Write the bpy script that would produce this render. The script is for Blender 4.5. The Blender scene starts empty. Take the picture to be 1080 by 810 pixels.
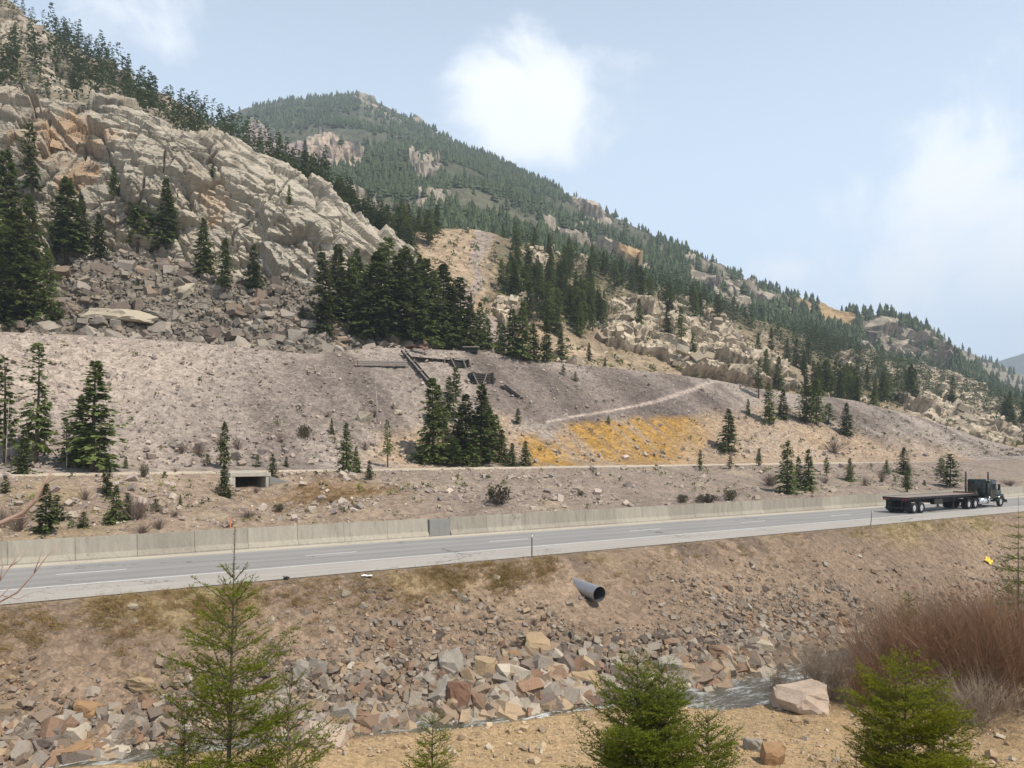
import bpy, bmesh, math, random
import numpy as np
from mathutils import Vector, Matrix

random.seed(7)
RNG = np.random.default_rng(11)
SC = bpy.context.scene
COL = SC.collection
R = math.radians

# ------------------------------------------------------------------ camera, sky, sun, exposure
FPX, U0, HOR, CAMZ = 800.0, 540.0, 475.0, 6.0        # focal length and horizon in photo pixels, eye height above the road
HAZE = 0.00034                                        # density of the hazy air (1 / m)
cam_d = bpy.data.cameras.new('camera')
cam_d.sensor_width = 36.0
cam_d.lens = 36.0 * FPX / 1080.0
cam_d.shift_y = (HOR - 405.0) / 1080.0
cam_d.clip_start, cam_d.clip_end = 0.1, 20000.0
cam = bpy.data.objects.new('camera', cam_d)
cam.location = (0, 0, CAMZ)
cam.rotation_euler = (R(90), 0, 0)
COL.objects.link(cam)
SC.camera = cam

SUN_DIR = Vector((0.80, -0.60, 0.0)).normalized()
SUN_EL = R(57)
sun_vec = Vector((SUN_DIR.x * math.cos(SUN_EL), SUN_DIR.y * math.cos(SUN_EL), math.sin(SUN_EL)))
sun_d = bpy.data.lights.new('sun', 'SUN')
sun_d.energy, sun_d.angle, sun_d.color = 5.0, R(0.55), (1.0, 0.92, 0.81)
sun = bpy.data.objects.new('sun', sun_d)
sun.rotation_euler = (-sun_vec).to_track_quat('-Z', 'Y').to_euler()
COL.objects.link(sun)

SC.view_settings.view_transform = 'Standard'
SC.view_settings.look = 'None'
SC.view_settings.exposure = 0.12
SC.view_settings.gamma = 1.0
SC.render.engine = 'CYCLES'
SC.cycles.use_denoising = True
SC.cycles.max_bounces = 6
SC.cycles.diffuse_bounces = 2
SC.cycles.glossy_bounces = 2
SC.cycles.transmission_bounces = 3
SC.cycles.transparent_max_bounces = 6
SC.cycles.volume_bounces = 0
SC.cycles.sample_clamp_indirect = 6.0


class NT:
    """small helper for node trees"""
    def __init__(self, tree):
        self.t = tree
        self.n = tree.nodes
        self.l = tree.links

    def node(self, kind, **kw):
        nd = self.n.new(kind)
        for k, v in kw.items():
            if k.startswith('i_'):
                key = k[2:]
                key = int(key) if key.isdigit() else key.replace('_', ' ')
                self.put(nd.inputs[key], v)
            else:
                setattr(nd, k, v)
        return nd

    def put(self, sock, v):
        if hasattr(v, 'links') or isinstance(v, bpy.types.NodeSocket):
            self.l.new(v, sock)
        else:
            sock.default_value = v

    def math(self, op, a, b=0.0, c=0.0, clamp=False):
        nd = self.n.new('ShaderNodeMath')
        nd.operation = op
        nd.use_clamp = clamp
        for i, v in enumerate((a, b, c)):
            self.put(nd.inputs[i], v)
        return nd.outputs[0]

    def mix(self, fac, a, b, blend='MIX', clamp=False):
        nd = self.n.new('ShaderNodeMix')
        nd.data_type = 'RGBA'
        nd.blend_type = blend
        nd.clamp_result = clamp
        self.put(nd.inputs[0], fac)
        self.put(nd.inputs[6], a)
        self.put(nd.inputs[7], b)
        return nd.outputs[2]

    def ramp(self, fac, stops, interp='LINEAR'):
        nd = self.n.new('ShaderNodeValToRGB')
        cr = nd.color_ramp
        cr.interpolation = interp
        while len(cr.elements) < len(stops):
            cr.elements.new(0.5)
        for e, (p, c) in zip(cr.elements, stops):
            e.position = p
            e.color = c if len(c) == 4 else (*c, 1)
        self.put(nd.inputs[0], fac)
        return nd.outputs[0]

    def noise(self, vec, scale, detail=4, rough=0.55, dist=0.0):
        nd = self.n.new('ShaderNodeTexNoise')
        nd.inputs['Scale'].default_value = scale
        nd.inputs['Detail'].default_value = detail
        nd.inputs['Roughness'].default_value = rough
        nd.inputs['Distortion'].default_value = dist
        if vec is not None:
            self.l.new(vec, nd.inputs['Vector'])
        return nd.outputs[0]

    def voro(self, vec, scale, feature='F1', rand=1.0):
        nd = self.n.new('ShaderNodeTexVoronoi')
        nd.feature = feature
        nd.inputs['Scale'].default_value = scale
        nd.inputs['Randomness'].default_value = rand
        self.l.new(vec, nd.inputs['Vector'])
        return nd


# world: hazy daylight sky with a few soft cumulus clouds all round
W = bpy.data.worlds.new('World')
SC.world = W
W.use_nodes = True
w = NT(W.node_tree)
w.n.clear()
sky = w.node('ShaderNodeTexSky', sky_type='NISHITA')
sky.sun_disc = False
sky.sun_elevation = SUN_EL
sky.sun_rotation = math.atan2(SUN_DIR.x, SUN_DIR.y)
sky.altitude = 2700.0
sky.air_density = 1.0
sky.dust_density = 3.0
sky.ozone_density = 2.0
geo = w.node('ShaderNodeTexCoord')
sep = w.node('ShaderNodeSeparateXYZ', i_0=geo.outputs['Generated'])
az = w.math('ARCTAN2', sep.outputs[0], sep.outputs[1])
el = w.math('ARCSINE', sep.outputs[2])
nz1 = w.noise(geo.outputs['Generated'], 7.0, 9, 0.6, 0.35)
nz2 = w.noise(geo.outputs['Generated'], 2.2, 3, 0.5)


def sky_dir(u, v):
    x, z = (u - U0) / FPX, (HOR - v) / FPX
    return math.atan2(x, 1.0), math.atan2(z, math.hypot(x, 1.0))


CLOUDS = [(*sky_dir(572, 112), .15, .085, 1.3), (*sky_dir(535, 85), .06, .05, .7), (*sky_dir(1000, 195), .11, .085, .9), (*sky_dir(1080, 255), .21, .13, .78),
          (*sky_dir(118, 8), .085, .05, .75), (*sky_dir(830, 285), .045, .022, .45),
          (-1.2, .35, .2, .1, .9), (-2.1, .4, .25, .12, 1.), (1.35, .32, .2, .1, .9), (2.4, .35, .25, .1, .9)]
cover = None
for (a0, e0, ra, re, amp) in CLOUDS:
    da = w.math('DIVIDE', w.math('SUBTRACT', az, a0), ra)
    de = w.math('DIVIDE', w.math('SUBTRACT', el, e0), re)
    r2 = w.math('ADD', w.math('MULTIPLY', da, da), w.math('MULTIPLY', de, de))
    m = w.math('MULTIPLY', w.math('SUBTRACT', 1.0, w.math('SQRT', r2)), amp)
    m = w.math('MAXIMUM', m, -1.5)
    cover = m if cover is None else w.math('MAXIMUM', cover, m)
dens = w.math('ADD', w.math('MULTIPLY', cover, 1.25), w.math('MULTIPLY', w.math('SUBTRACT', nz1, 0.5), 3.6))
dens = w.math('ADD', dens, w.math('MULTIPLY', w.math('SUBTRACT', nz2, .5), .5))
cl = w.node('ShaderNodeMapRange', interpolation_type='SMOOTHSTEP', i_0=dens, i_1=-0.15, i_2=1.15, i_3=0.0, i_4=0.92).outputs[0]
skyc = w.mix(1.0, sky.outputs[0], (0.80, 0.95, 1.10, 1), 'MULTIPLY')
hz = w.node('ShaderNodeMapRange', i_0=el, i_1=0.15, i_2=0.98, i_3=0.94, i_4=0.04).outputs[0]
veil = w.mix(hz, w.mix(1.0, skyc, (.6, .6, .6, 1), 'MULTIPLY'), (11.2, 13.4, 16.0, 1))
cloudc = w.mix(w.math('MULTIPLY', nz1, .7), (13.9, 14.1, 14.4, 1), (12.6, 13.4, 14.6, 1))
allc = w.mix(cl, veil, cloudc)
bg = w.node('ShaderNodeBackground', i_0=allc, i_1=0.088)
out = w.node('ShaderNodeOutputWorld', i_0=bg.outputs[0])

# ------------------------------------------------------------------ numeric noise (numpy)


def _hash(ix, iy, iz, seed):
    h = (ix.astype(np.int64) * 374761393 + iy.astype(np.int64) * 668265263 + iz.astype(np.int64) * 2147483647 + seed * 974634777) & 0xFFFFFFFF
    h = ((h ^ (h >> 13)) * 1274126177) & 0xFFFFFFFF
    h = ((h ^ (h >> 16)) * 2246822519) & 0xFFFFFFFF
    return ((h ^ (h >> 15)) & 0xFFFFFF) / float(0xFFFFFF)


def vnoise(p, seed=0):
    i = np.floor(p)
    f = p - i
    f = f * f * (3 - 2 * f)
    i = i.astype(np.int64)
    r = 0.0
    for dx in (0, 1):
        wx = f[..., 0] if dx else 1 - f[..., 0]
        for dy in (0, 1):
            wy = f[..., 1] if dy else 1 - f[..., 1]
            for dz in (0, 1):
                wz = f[..., 2] if dz else 1 - f[..., 2]
                r = r + wx * wy * wz * _hash(i[..., 0] + dx, i[..., 1] + dy, i[..., 2] + dz, seed)
    return r * 2 - 1


def fbm(p, oct=4, seed=0, gain=0.5, lac=2.07):
    a, t, s = 1.0, 0.0, 0.0
    for o in range(oct):
        t = t + a * vnoise(p * (lac ** o), seed + o * 17)
        s += a
        a *= gain
    return t / s


def facet(p, seed=0, tilt=0.5):
    """blocky rock: every Voronoi cell is its own tilted plane; returns height about -1..1 and crack distance"""
    i = np.floor(p).astype(np.int64)
    f = p - i
    f1 = np.full(p.shape[:-1], 9.0)
    f2 = np.full(p.shape[:-1], 9.0)
    h = np.zeros(p.shape[:-1])
    for dx in (-1, 0, 1):
        for dy in (-1, 0, 1):
            for dz in (-1, 0, 1):
                cx, cy, cz = i[..., 0] + dx, i[..., 1] + dy, i[..., 2] + dz
                o = np.stack([_hash(cx, cy, cz, seed + 1), _hash(cx, cy, cz, seed + 2), _hash(cx, cy, cz, seed + 3)], -1)
                d = f - (np.array([dx, dy, dz]) + o)
                dist = np.sqrt((d * d).sum(-1))
                g = np.stack([_hash(cx, cy, cz, seed + 4), _hash(cx, cy, cz, seed + 5), _hash(cx, cy, cz, seed + 6)], -1) * 2 - 1
                hh = (_hash(cx, cy, cz, seed + 7) * 2 - 1) + tilt * 2 * (g * d).sum(-1)
                near = dist < f1
                f2 = np.where(near, f1, np.minimum(f2, dist))
                h = np.where(near, hh, h)
                f1 = np.where(near, dist, f1)
    return h, f2 - f1


def smooth1(a, k):
    if k < 2:
        return a
    ker = np.hanning(k * 2 + 3)[1:-1]
    ker /= ker.sum()
    pad = len(ker) // 2
    return np.convolve(np.pad(a, pad, mode='edge'), ker, mode='valid')


def curve(u, pts, k=6):
    xs, ys = zip(*pts)
    return smooth1(np.interp(u, xs, ys), k)


def inpoly(u, v, poly):
    r = np.zeros(u.shape, bool)
    n = len(poly)
    for i in range(n):
        x1, y1 = poly[i]
        x2, y2 = poly[(i + 1) % n]
        c = ((y1 > v) != (y2 > v)) & (u < (x2 - x1) * (v - y1) / (y2 - y1 + 1e-9) + x1)
        r ^= c
    return r


def softpoly(u, v, poly, r):
    m = np.zeros(u.shape)
    for dx, dy in ((0, 0), (1, 0), (-1, 0), (0, 1), (0, -1), (.6, .6), (-.6, -.6), (.6, -.6), (-.6, .6)):
        m += inpoly(u + dx * r, v + dy * r * .6, poly)
    return m / 9.0


def proj(P):
    d = np.maximum(P[..., 1], .01)
    return U0 + FPX * P[..., 0] / d, HOR - FPX * (P[..., 2] - CAMZ) / d


def sstep(a, b, x):
    t = np.clip((x - a) / (b - a), 0, 1)
    return t * t * (3 - 2 * t)


# ------------------------------------------------------------------ mesh and object helpers
def mesh_np(name, verts, faces, mat=None, col=None, smooth=False):
    verts = np.asarray(verts, np.float32)
    faces = np.asarray(faces, np.int32)
    me = bpy.data.meshes.new(name)
    k = faces.shape[1]
    me.vertices.add(len(verts))
    me.vertices.foreach_set('co', verts.ravel())
    me.loops.add(faces.size)
    me.loops.foreach_set('vertex_index', faces.ravel())
    me.polygons.add(len(faces))
    me.polygons.foreach_set('loop_start', np.arange(0, faces.size, k, dtype=np.int32))
    me.polygons.foreach_set('use_smooth', np.full(len(faces), bool(smooth)))
    if col is not None:
        c = np.ones((len(verts), 4), np.float32)
        c[:, :3] = col
        at = me.attributes.new('Col', 'FLOAT_COLOR', 'POINT')
        at.data.foreach_set('color', c.ravel())
    me.update(calc_edges=True)
    if mat:
        me.materials.append(mat)
    return me


def link(name, me, parent=None, **props):
    o = bpy.data.objects.new(name, me)
    COL.objects.link(o)
    if parent:
        o.parent = parent
    for k, v in props.items():
        o[k] = v
    return o


def thing(name, label, cat, loc=(0, 0, 0), rotz=0.0, group=None):
    o = link(name, None, label=label, category=cat)
    o.location = loc
    o.rotation_euler = (0, 0, rotz)
    o.empty_display_size = .2
    if group:
        o['group'] = group
    return o


def grid_faces(nr, nc):
    a = np.arange(nr * nc).reshape(nr, nc)
    return np.stack([a[:-1, :-1].ravel(), a[:-1, 1:].ravel(), a[1:, 1:].ravel(), a[1:, :-1].ravel()], 1)


def grid_normals(P):
    du = np.gradient(P, axis=1)
    dv = np.gradient(P, axis=0)
    n = np.cross(du, dv)
    n /= np.linalg.norm(n, axis=-1, keepdims=True) + 1e-9
    return n


class MB:
    """collect boxes, tubes and free faces, then build ONE mesh object"""
    def __init__(self):
        self.bm = bmesh.new()

    def box(self, c, size, rot=None, bevel=0.0):
        mat = Matrix.Translation(c)
        if rot is not None:
            mat = mat @ rot.to_4x4()
        mat = mat @ Matrix.Diagonal((*size, 1))
        r = bmesh.ops.create_cube(self.bm, size=1.0, matrix=mat)
        if bevel:
            es = list({e for v in r['verts'] for e in v.link_edges})
            bmesh.ops.bevel(self.bm, geom=es, offset=bevel, segments=2, affect='EDGES', profile=.7)
        return self

    def cyl(self, p0, p1, r0, r1=None, seg=12, caps=True):
        p0, p1 = Vector(p0), Vector(p1)
        r1 = r0 if r1 is None else r1
        q = (p1 - p0).to_track_quat('Z', 'Y').to_matrix().to_4x4()
        mat = Matrix.Translation((p0 + p1) / 2) @ q
        bmesh.ops.create_cone(self.bm, cap_ends=caps, segments=seg, radius1=r0, radius2=r1, depth=(p1 - p0).length, matrix=mat)
        return self

    def tube(self, pts, radii, seg=5):
        rings = []
        pts = [Vector(p) for p in pts]
        for i, p in enumerate(pts):
            t = (pts[min(i + 1, len(pts) - 1)] - pts[max(i - 1, 0)]).normalized()
            a = t.orthogonal().normalized()
            b = t.cross(a)
            rings.append([self.bm.verts.new(p + (a * math.cos(k * math.tau / seg) + b * math.sin(k * math.tau / seg)) * radii[i]) for k in range(seg)])
        for r0, r1 in zip(rings[:-1], rings[1:]):
            best = min(range(seg), key=lambda s: (r1[s].co - r0[0].co).length)
            for k in range(seg):
                self.bm.faces.new((r0[k], r0[(k + 1) % seg], r1[(k + 1 + best) % seg], r1[(k + best) % seg]))
        try:
            self.bm.faces.new(rings[-1])
            self.bm.faces.new(rings[0][::-1])
        except Exception:
            pass
        return self

    def prism(self, prof, y0, y1, rot=None):
        """prof: list of (x,z); extruded along y"""
        a = [self.bm.verts.new((x, y0, z)) for x, z in prof]
        b = [self.bm.verts.new((x, y1, z)) for x, z in prof]
        n = len(prof)
        self.bm.faces.new(a)
        self.bm.faces.new(b[::-1])
        for i in range(n):
            self.bm.faces.new((a[i], b[i], b[(i + 1) % n], a[(i + 1) % n]))
        return self

    OX = 0.0

    def mesh(self, name, mat, smooth=False):
        if MB.OX:
            bmesh.ops.translate(self.bm, verts=self.bm.verts[:], vec=(MB.OX, 0, 0))
        bmesh.ops.recalc_face_normals(self.bm, faces=self.bm.faces[:])
        me = bpy.data.meshes.new(name)
        self.bm.to_mesh(me)
        self.bm.free()
        if smooth:
            for p in me.polygons:
                p.use_smooth = True
        me.materials.append(mat)
        return me

    def build(self, name, mat, parent=None, smooth=False, **props):
        return link(name, self.mesh(name, mat, smooth), parent, **props)


# ------------------------------------------------------------------ materials
def new_mat(name):
    m = bpy.data.materials.new(name)
    m.use_nodes = True
    t = NT(m.node_tree)
    t.n.clear()
    t.bsdf = t.node('ShaderNodeBsdfPrincipled')
    t.out = t.node('ShaderNodeOutputMaterial', i_0=t.bsdf.outputs[0])
    t.bsdf.inputs['Roughness'].default_value = 0.9
    t.bsdf.inputs['Specular IOR Level'].default_value = 0.2
    return m, t


def pos(t):
    return t.node('ShaderNodeNewGeometry').outputs['Position']


EARTH = (.92, .885, .835, 1)      # colour cast of the local rock and soil


def ground_mat(name, big=0.05, stone=(3.0, 9.0), contrast=0.35, bump=0.12, bumpscale=4.0, spec=0.15):
    """vertex colour sets the kind of soil; stones and grain vary it and stand out in relief"""
    m, t = new_mat(name)
    p = pos(t)
    base = t.mix(1.0, t.node('ShaderNodeVertexColor', layer_name='Col').outputs[0], EARTH, 'MULTIPLY')
    n1 = t.noise(p, big, 5, 0.6)
    v1 = t.voro(p, stone[0])
    v2 = t.voro(p, stone[1])
    g = t.noise(p, stone[1] * 2.2, 3, 0.7)
    s1 = t.node('ShaderNodeSeparateColor', i_0=v1.outputs['Color']).outputs[0]
    s2 = t.node('ShaderNodeSeparateColor', i_0=v2.outputs['Color']).outputs[1]
    val = t.math('ADD', t.math('MULTIPLY', t.math('SUBTRACT', s1, .5), contrast), t.math('MULTIPLY', t.math('SUBTRACT', s2, .5), contrast))
    val = t.math('ADD', val, t.math('MULTIPLY', t.math('SUBTRACT', n1, .5), .55))
    val = t.math('ADD', val, t.math('MULTIPLY', t.math('SUBTRACT', g, .5), contrast))
    val = t.math('MAXIMUM', t.math('ADD', val, 1.0), 0.3)
    comb = t.node('ShaderNodeCombineXYZ', i_0=val, i_1=val, i_2=val).outputs[0]
    c = t.mix(1.0, base, comb, 'MULTIPLY')
    t.l.new(c, t.bsdf.inputs['Base Color'])
    t.bsdf.inputs['Specular IOR Level'].default_value = spec
    h = t.math('ADD', t.math('MULTIPLY', s1, .5 / stone[0]), t.math('MULTIPLY', s2, .6 / stone[1]))
    h = t.math('ADD', h, t.math('MULTIPLY', t.noise(p, bumpscale, 6, .65), bump * 1.3))
    b = t.node('ShaderNodeBump', i_Strength=0.9, i_Distance=1.0, i_Height=h)
    t.l.new(b.outputs[0], t.bsdf.inputs['Normal'])
    return m


def plain(name, col, rough=.6, metal=0.0, var=0.15, scale=6.0, bump=0.0, spec=.4):
    m, t = new_mat(name)
    p = t.node('ShaderNodeTexCoord').outputs['Object']
    n = t.noise(p, scale, 6, .6)
    k = t.math('ADD', 1.0 - var, t.math('MULTIPLY', n, 2 * var))
    c = t.mix(1.0, (*col, 1), t.node('ShaderNodeCombineXYZ', i_0=k, i_1=k, i_2=k).outputs[0], 'MULTIPLY')
    t.l.new(c, t.bsdf.inputs['Base Color'])
    t.bsdf.inputs['Roughness'].default_value = rough
    t.bsdf.inputs['Metallic'].default_value = metal
    t.bsdf.inputs['Specular IOR Level'].default_value = spec
    if bump:
        b = t.node('ShaderNodeBump', i_Strength=.7, i_Distance=bump, i_Height=n)
        t.l.new(b.outputs[0], t.bsdf.inputs['Normal'])
    return m


def rock_mat(name, cols, attr=False):
    m, t = new_mat(name)
    p = pos(t)
    if attr:
        base = t.node('ShaderNodeVertexColor', layer_name='Col').outputs[0]
    else:
        rnd = t.node('ShaderNodeObjectInfo').outputs['Random']
        base = t.ramp(rnd, [(i / len(cols), c) for i, c in enumerate(cols)], 'CONSTANT')
    base = t.mix(1.0, base, EARTH, 'MULTIPLY')
    n = t.noise(p, 2.6, 7, .65)
    n2 = t.noise(p, 14.0, 4, .7)
    k = t.math('ADD', 0.55, t.math('ADD', t.math('MULTIPLY', n, .55), t.math('MULTIPLY', n2, .35)))
    c = t.mix(1.0, base, t.node('ShaderNodeCombineXYZ', i_0=k, i_1=k, i_2=k).outputs[0], 'MULTIPLY')
    rust = t.noise(p, 1.1, 4, .6)
    c = t.mix(t.node('ShaderNodeMapRange', i_0=rust, i_1=.56, i_2=.72, i_3=0., i_4=.45).outputs[0], c, (.30, .17, .075, 1))
    t.l.new(c, t.bsdf.inputs['Base Color'])
    b = t.node('ShaderNodeBump', i_Strength=.8, i_Distance=.12, i_Height=t.math('ADD', n, t.math('MULTIPLY', n2, .35)))
    t.l.new(b.outputs[0], t.bsdf.inputs['Normal'])
    return m


def leaf_mat(name, c1, c2, attr=False, trans=.25, obj_var=True):
    m, t = new_mat(name)
    p = pos(t)
    n = t.noise(p, .9, 3, .6)
    base = t.mix(n, (*c1, 1), (*c2, 1))
    if attr:
        base = t.mix(1.0, base, t.node('ShaderNodeVertexColor', layer_name='Col').outputs[0], 'MULTIPLY')
    if obj_var:
        rnd = t.node('ShaderNodeObjectInfo').outputs['Random']
        k = t.math('ADD', .6, t.math('MULTIPLY', rnd, .85))
        base = t.mix(1.0, base, t.node('ShaderNodeCombineXYZ', i_0=k, i_1=k, i_2=t.math('MULTIPLY', k, .95)).outputs[0], 'MULTIPLY')
    t.l.new(base, t.bsdf.inputs['Base Color'])
    t.bsdf.inputs['Roughness'].default_value = .75
    tr = t.node('ShaderNodeBsdfTranslucent', i_0=base)
    mx = t.node('ShaderNodeMixShader', i_0=trans, i_1=t.bsdf.outputs[0], i_2=tr.outputs[0])
    t.l.new(mx.outputs[0], t.out.inputs[0])
    return m


M = {}
M['bank'] = ground_mat('sandy gravel', .12, (7.0, 19.0), .40, .03, 5.0)
M['embank'] = ground_mat('stony embankment soil', .2, (3.2, 9.0), .42, .07, 2.5)
M['verge'] = ground_mat('dry roadside soil', .15, (2.4, 7.5), .40, .06, 2.0)
M['tailings'] = ground_mat('mine waste gravel', .045, (1.7, 4.6), .46, .12, 1.2)
M['talus'] = ground_mat('talus rubble', .07, (.8, 2.2), .5, .25, .8)
M['hill'] = ground_mat('hillside soil and rock', .03, (.5, 1.4), .45, .3, .4)
M['far'] = ground_mat('far mountainside', .008, (.13, .4), .45, .9, .12)


def cliff_mat():
    m, t = new_mat('pale banded cliff rock')
    p = pos(t)
    base = t.mix(1.0, t.node('ShaderNodeVertexColor', layer_name='Col').outputs[0], EARTH, 'MULTIPLY')
    mp = t.node('ShaderNodeMapping', i_0=p)
    mp.inputs['Rotation'].default_value = (R(20), R(38), R(30))
    mp.inputs['Scale'].default_value = (.35, 1.0, 2.2)
    n = t.noise(mp.outputs[0], .55, 8, .68)
    n2 = t.noise(p, 1.6, 6, .7)
    k = t.math('ADD', .35, t.math('ADD', t.math('MULTIPLY', n, .75), t.math('MULTIPLY', n2, .5)))
    c = t.mix(1.0, base, t.node('ShaderNodeCombineXYZ', i_0=k, i_1=k, i_2=k).outputs[0], 'MULTIPLY')
    v = t.voro(mp.outputs[0], .55, 'DISTANCE_TO_EDGE')
    crack = t.node('ShaderNodeMapRange', i_0=v.outputs['Distance'], i_1=0.0, i_2=.07, i_3=0.0, i_4=1.0).outputs[0]
    t.l.new(c, t.bsdf.inputs['Base Color'])
    h = t.math('ADD', t.math('MULTIPLY', n, .9), t.math('ADD', t.math('MULTIPLY', n2, .3), t.math('MULTIPLY', crack, .35)))
    b = t.node('ShaderNodeBump', i_Strength=.8, i_Distance=.28, i_Height=h)
    t.l.new(b.outputs[0], t.bsdf.inputs['Normal'])
    return m


M['cliff'] = cliff_mat()
ROCKC = [(.33, .275, .22), (.41, .355, .295), (.28, .22, .17), (.43, .33, .225), (.35, .315, .28), (.33, .215, .15), (.47, .425, .365), (.24, .195, .165), (.41, .315, .235), (.31, .275, .235), (.37, .325, .275), (.19, .155, .135)]
ROCKC = [tuple(x * .85 for x in c) for c in ROCKC]
TALUSC = [(.34, .31, .27), (.40, .36, .31), (.30, .27, .23), (.42, .36, .29), (.36, .33, .29)]
TALUSC = [tuple(x * .72 for x in c) for c in TALUSC]
M['rock'] = rock_mat('riprap rock', ROCKC)
M['rock_small'] = rock_mat('small loose rock', None, True)
M['talus_rock'] = rock_mat('talus block rock', TALUSC)
M['conifer'] = leaf_mat('conifer needles', (.095, .128, .042), (.155, .185, .062), trans=.35)
M['conifer_far'] = leaf_mat('distant conifer needles', (.062, .092, .044), (.110, .135, .058), attr=True, obj_var=False)
M['fir'] = leaf_mat('young fir needles', (.13, .165, .028), (.18, .22, .038), attr=True, trans=.4, obj_var=False)
M['bark'] = plain('conifer bark', (.10, .075, .055), .9, 0, .4, 9, .02)
M['pale_bark'] = plain('pale dead wood', (.42, .37, .31), .9, 0, .3, 9, .01)
M['twig'] = plain('grey brown twigs', (.17, .125, .10), .9, 0, .35, 3)
M['willow'] = plain('red brown willow stems', (.25, .14, .078), .75, 0, .5, 1.2)
M['willow_grey'] = plain('grey willow stems', (.29, .225, .16), .8, 0, .45, 1.2)
M['branch'] = plain('bare reddish branch', (.36, .24, .18), .8, 0, .35, 8)
M['scrub'] = leaf_mat('dark scrub leaves', (.05, .065, .03), (.10, .085, .05), trans=.2)
M['drygrass'] = leaf_mat('dry grass', (.40, .30, .16), (.34, .28, .12), attr=True, trans=.3, obj_var=False)
M['wood'] = plain('weathered dark timber', (.042, .036, .032), .9, 0, .45, 4, .03)
M['wood_grey'] = plain('grey weathered timber', (.23, .20, .175), .9, 0, .4, 4, .03)
M['rust'] = plain('rusted sheet iron', (.17, .075, .05), .8, .1, .4, 3)
M['galv'] = plain('galvanised steel', (.40, .405, .41), .5, .8, .2, 5)
M['pipe_inside'] = plain('dark pipe inside', (.05, .05, .05), .8, .3, .2, 5)  # near-black tone for the inner wall of the drain pipe
M['black'] = plain('black truck paint', (.012, .014, .013), .25, 0, .2, 2, 0, .6)
M['dgreen'] = plain('dark green truck paint', (.014, .024, .018), .2, 0, .2, 2, 0, .6)
M['frame'] = plain('dark chassis steel', (.03, .028, .03), .7, .2, .3, 3)
M['deck'] = plain('worn flatbed deck boards', (.26, .21, .18), .85, 0, .3, 2.5, .01)
M['rubber'] = plain('tyre rubber', (.02, .02, .02), .85, 0, .2, 6)
M['alloy'] = plain('polished aluminium', (.75, .76, .78), .25, .9, .1, 3)
M['chrome'] = plain('chrome', (.7, .7, .72), .12, 1.0, .05, 3)
M['glass'] = plain('dark cab glass', (.02, .025, .03), .06, 0, .05, 2, 0, .8)
M['red_lamp'] = plain('red lamp lens', (.45, .03, .02), .3, 0, .1, 2)
M['amber'] = plain('amber lamp lens', (.7, .28, .03), .3, 0, .1, 2)
M['white_paint'] = plain('worn white road paint', (.66, .65, .62), .8, 0, .35, 2.2)
M['yellow_paint'] = plain('worn yellow road paint', (.58, .46, .20), .8, 0, .35, 2.2)
M['orange'] = plain('faded orange marker plastic', (.62, .22, .13), .6, 0, .15, 4)
M['post'] = plain('grey delineator post', (.16, .15, .14), .6, .3, .2, 4)
M['refl'] = plain('white reflector', (.8, .8, .78), .4, 0, .05, 4)
M['yellow_sheet'] = plain('yellow plastic sheet', (.75, .48, .05), .5, 0, .2, 5)
M['blue_tarp'] = plain('blue tarpaulin', (.05, .19, .55), .5, 0, .2, 6)
M['white_rubbish'] = plain('white plastic', (.8, .8, .8), .5, 0, .1, 6)


def concrete(name, col, streaks=.5):
    m, t = new_mat(name)
    p = pos(t)
    mp = t.node('ShaderNodeMapping', i_0=p)
    mp.inputs['Scale'].default_value = (2.2, 2.2, .22)
    n = t.noise(mp.outputs[0], 1.6, 6, .7)
    n2 = t.noise(p, .35, 3, .6)
    n3 = t.noise(p, 9.0, 5, .7)
    k = t.math('ADD', 1.0 - streaks * .75, t.math('ADD', t.math('MULTIPLY', n, streaks * .8), t.math('ADD', t.math('MULTIPLY', n2, .3 * streaks), t.math('MULTIPLY', n3, .35 * streaks))))
    k = t.math('MULTIPLY', k, t.math('ADD', .86, t.math('MULTIPLY', t.node('ShaderNodeObjectInfo').outputs['Random'], .24)))
    c = t.mix(1.0, (*col, 1), t.node('ShaderNodeCombineXYZ', i_0=k, i_1=k, i_2=k).outputs[0], 'MULTIPLY')
    stain = t.node('ShaderNodeMapRange', i_0=t.noise(mp.outputs[0], .9, 5, .75), i_1=.55, i_2=.72, i_3=0., i_4=.5).outputs[0]
    c = t.mix(stain, c, (.13, .11, .085, 1))
    t.l.new(c, t.bsdf.inputs['Base Color'])
    b = t.node('ShaderNodeBump', i_Strength=.5, i_Distance=.03, i_Height=n3)
    t.l.new(b.outputs[0], t.bsdf.inputs['Normal'])
    return m


M['concrete'] = concrete('weathered barrier concrete', (.325, .295, .24), .85)
M['concrete_dark'] = concrete('dark patched concrete', (.235, .23, .215), .5)
M['concrete_pale'] = concrete('pale culvert concrete', (.50, .455, .38), .5)

# the road runs past the camera at an angle: S along it, N across it (metres)
S2 = np.array([0.841, 0.541]) / np.hypot(.841, .541)
N2 = np.array([-S2[1], S2[0]])
YAW = math.atan2(S2[1], S2[0])


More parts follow.
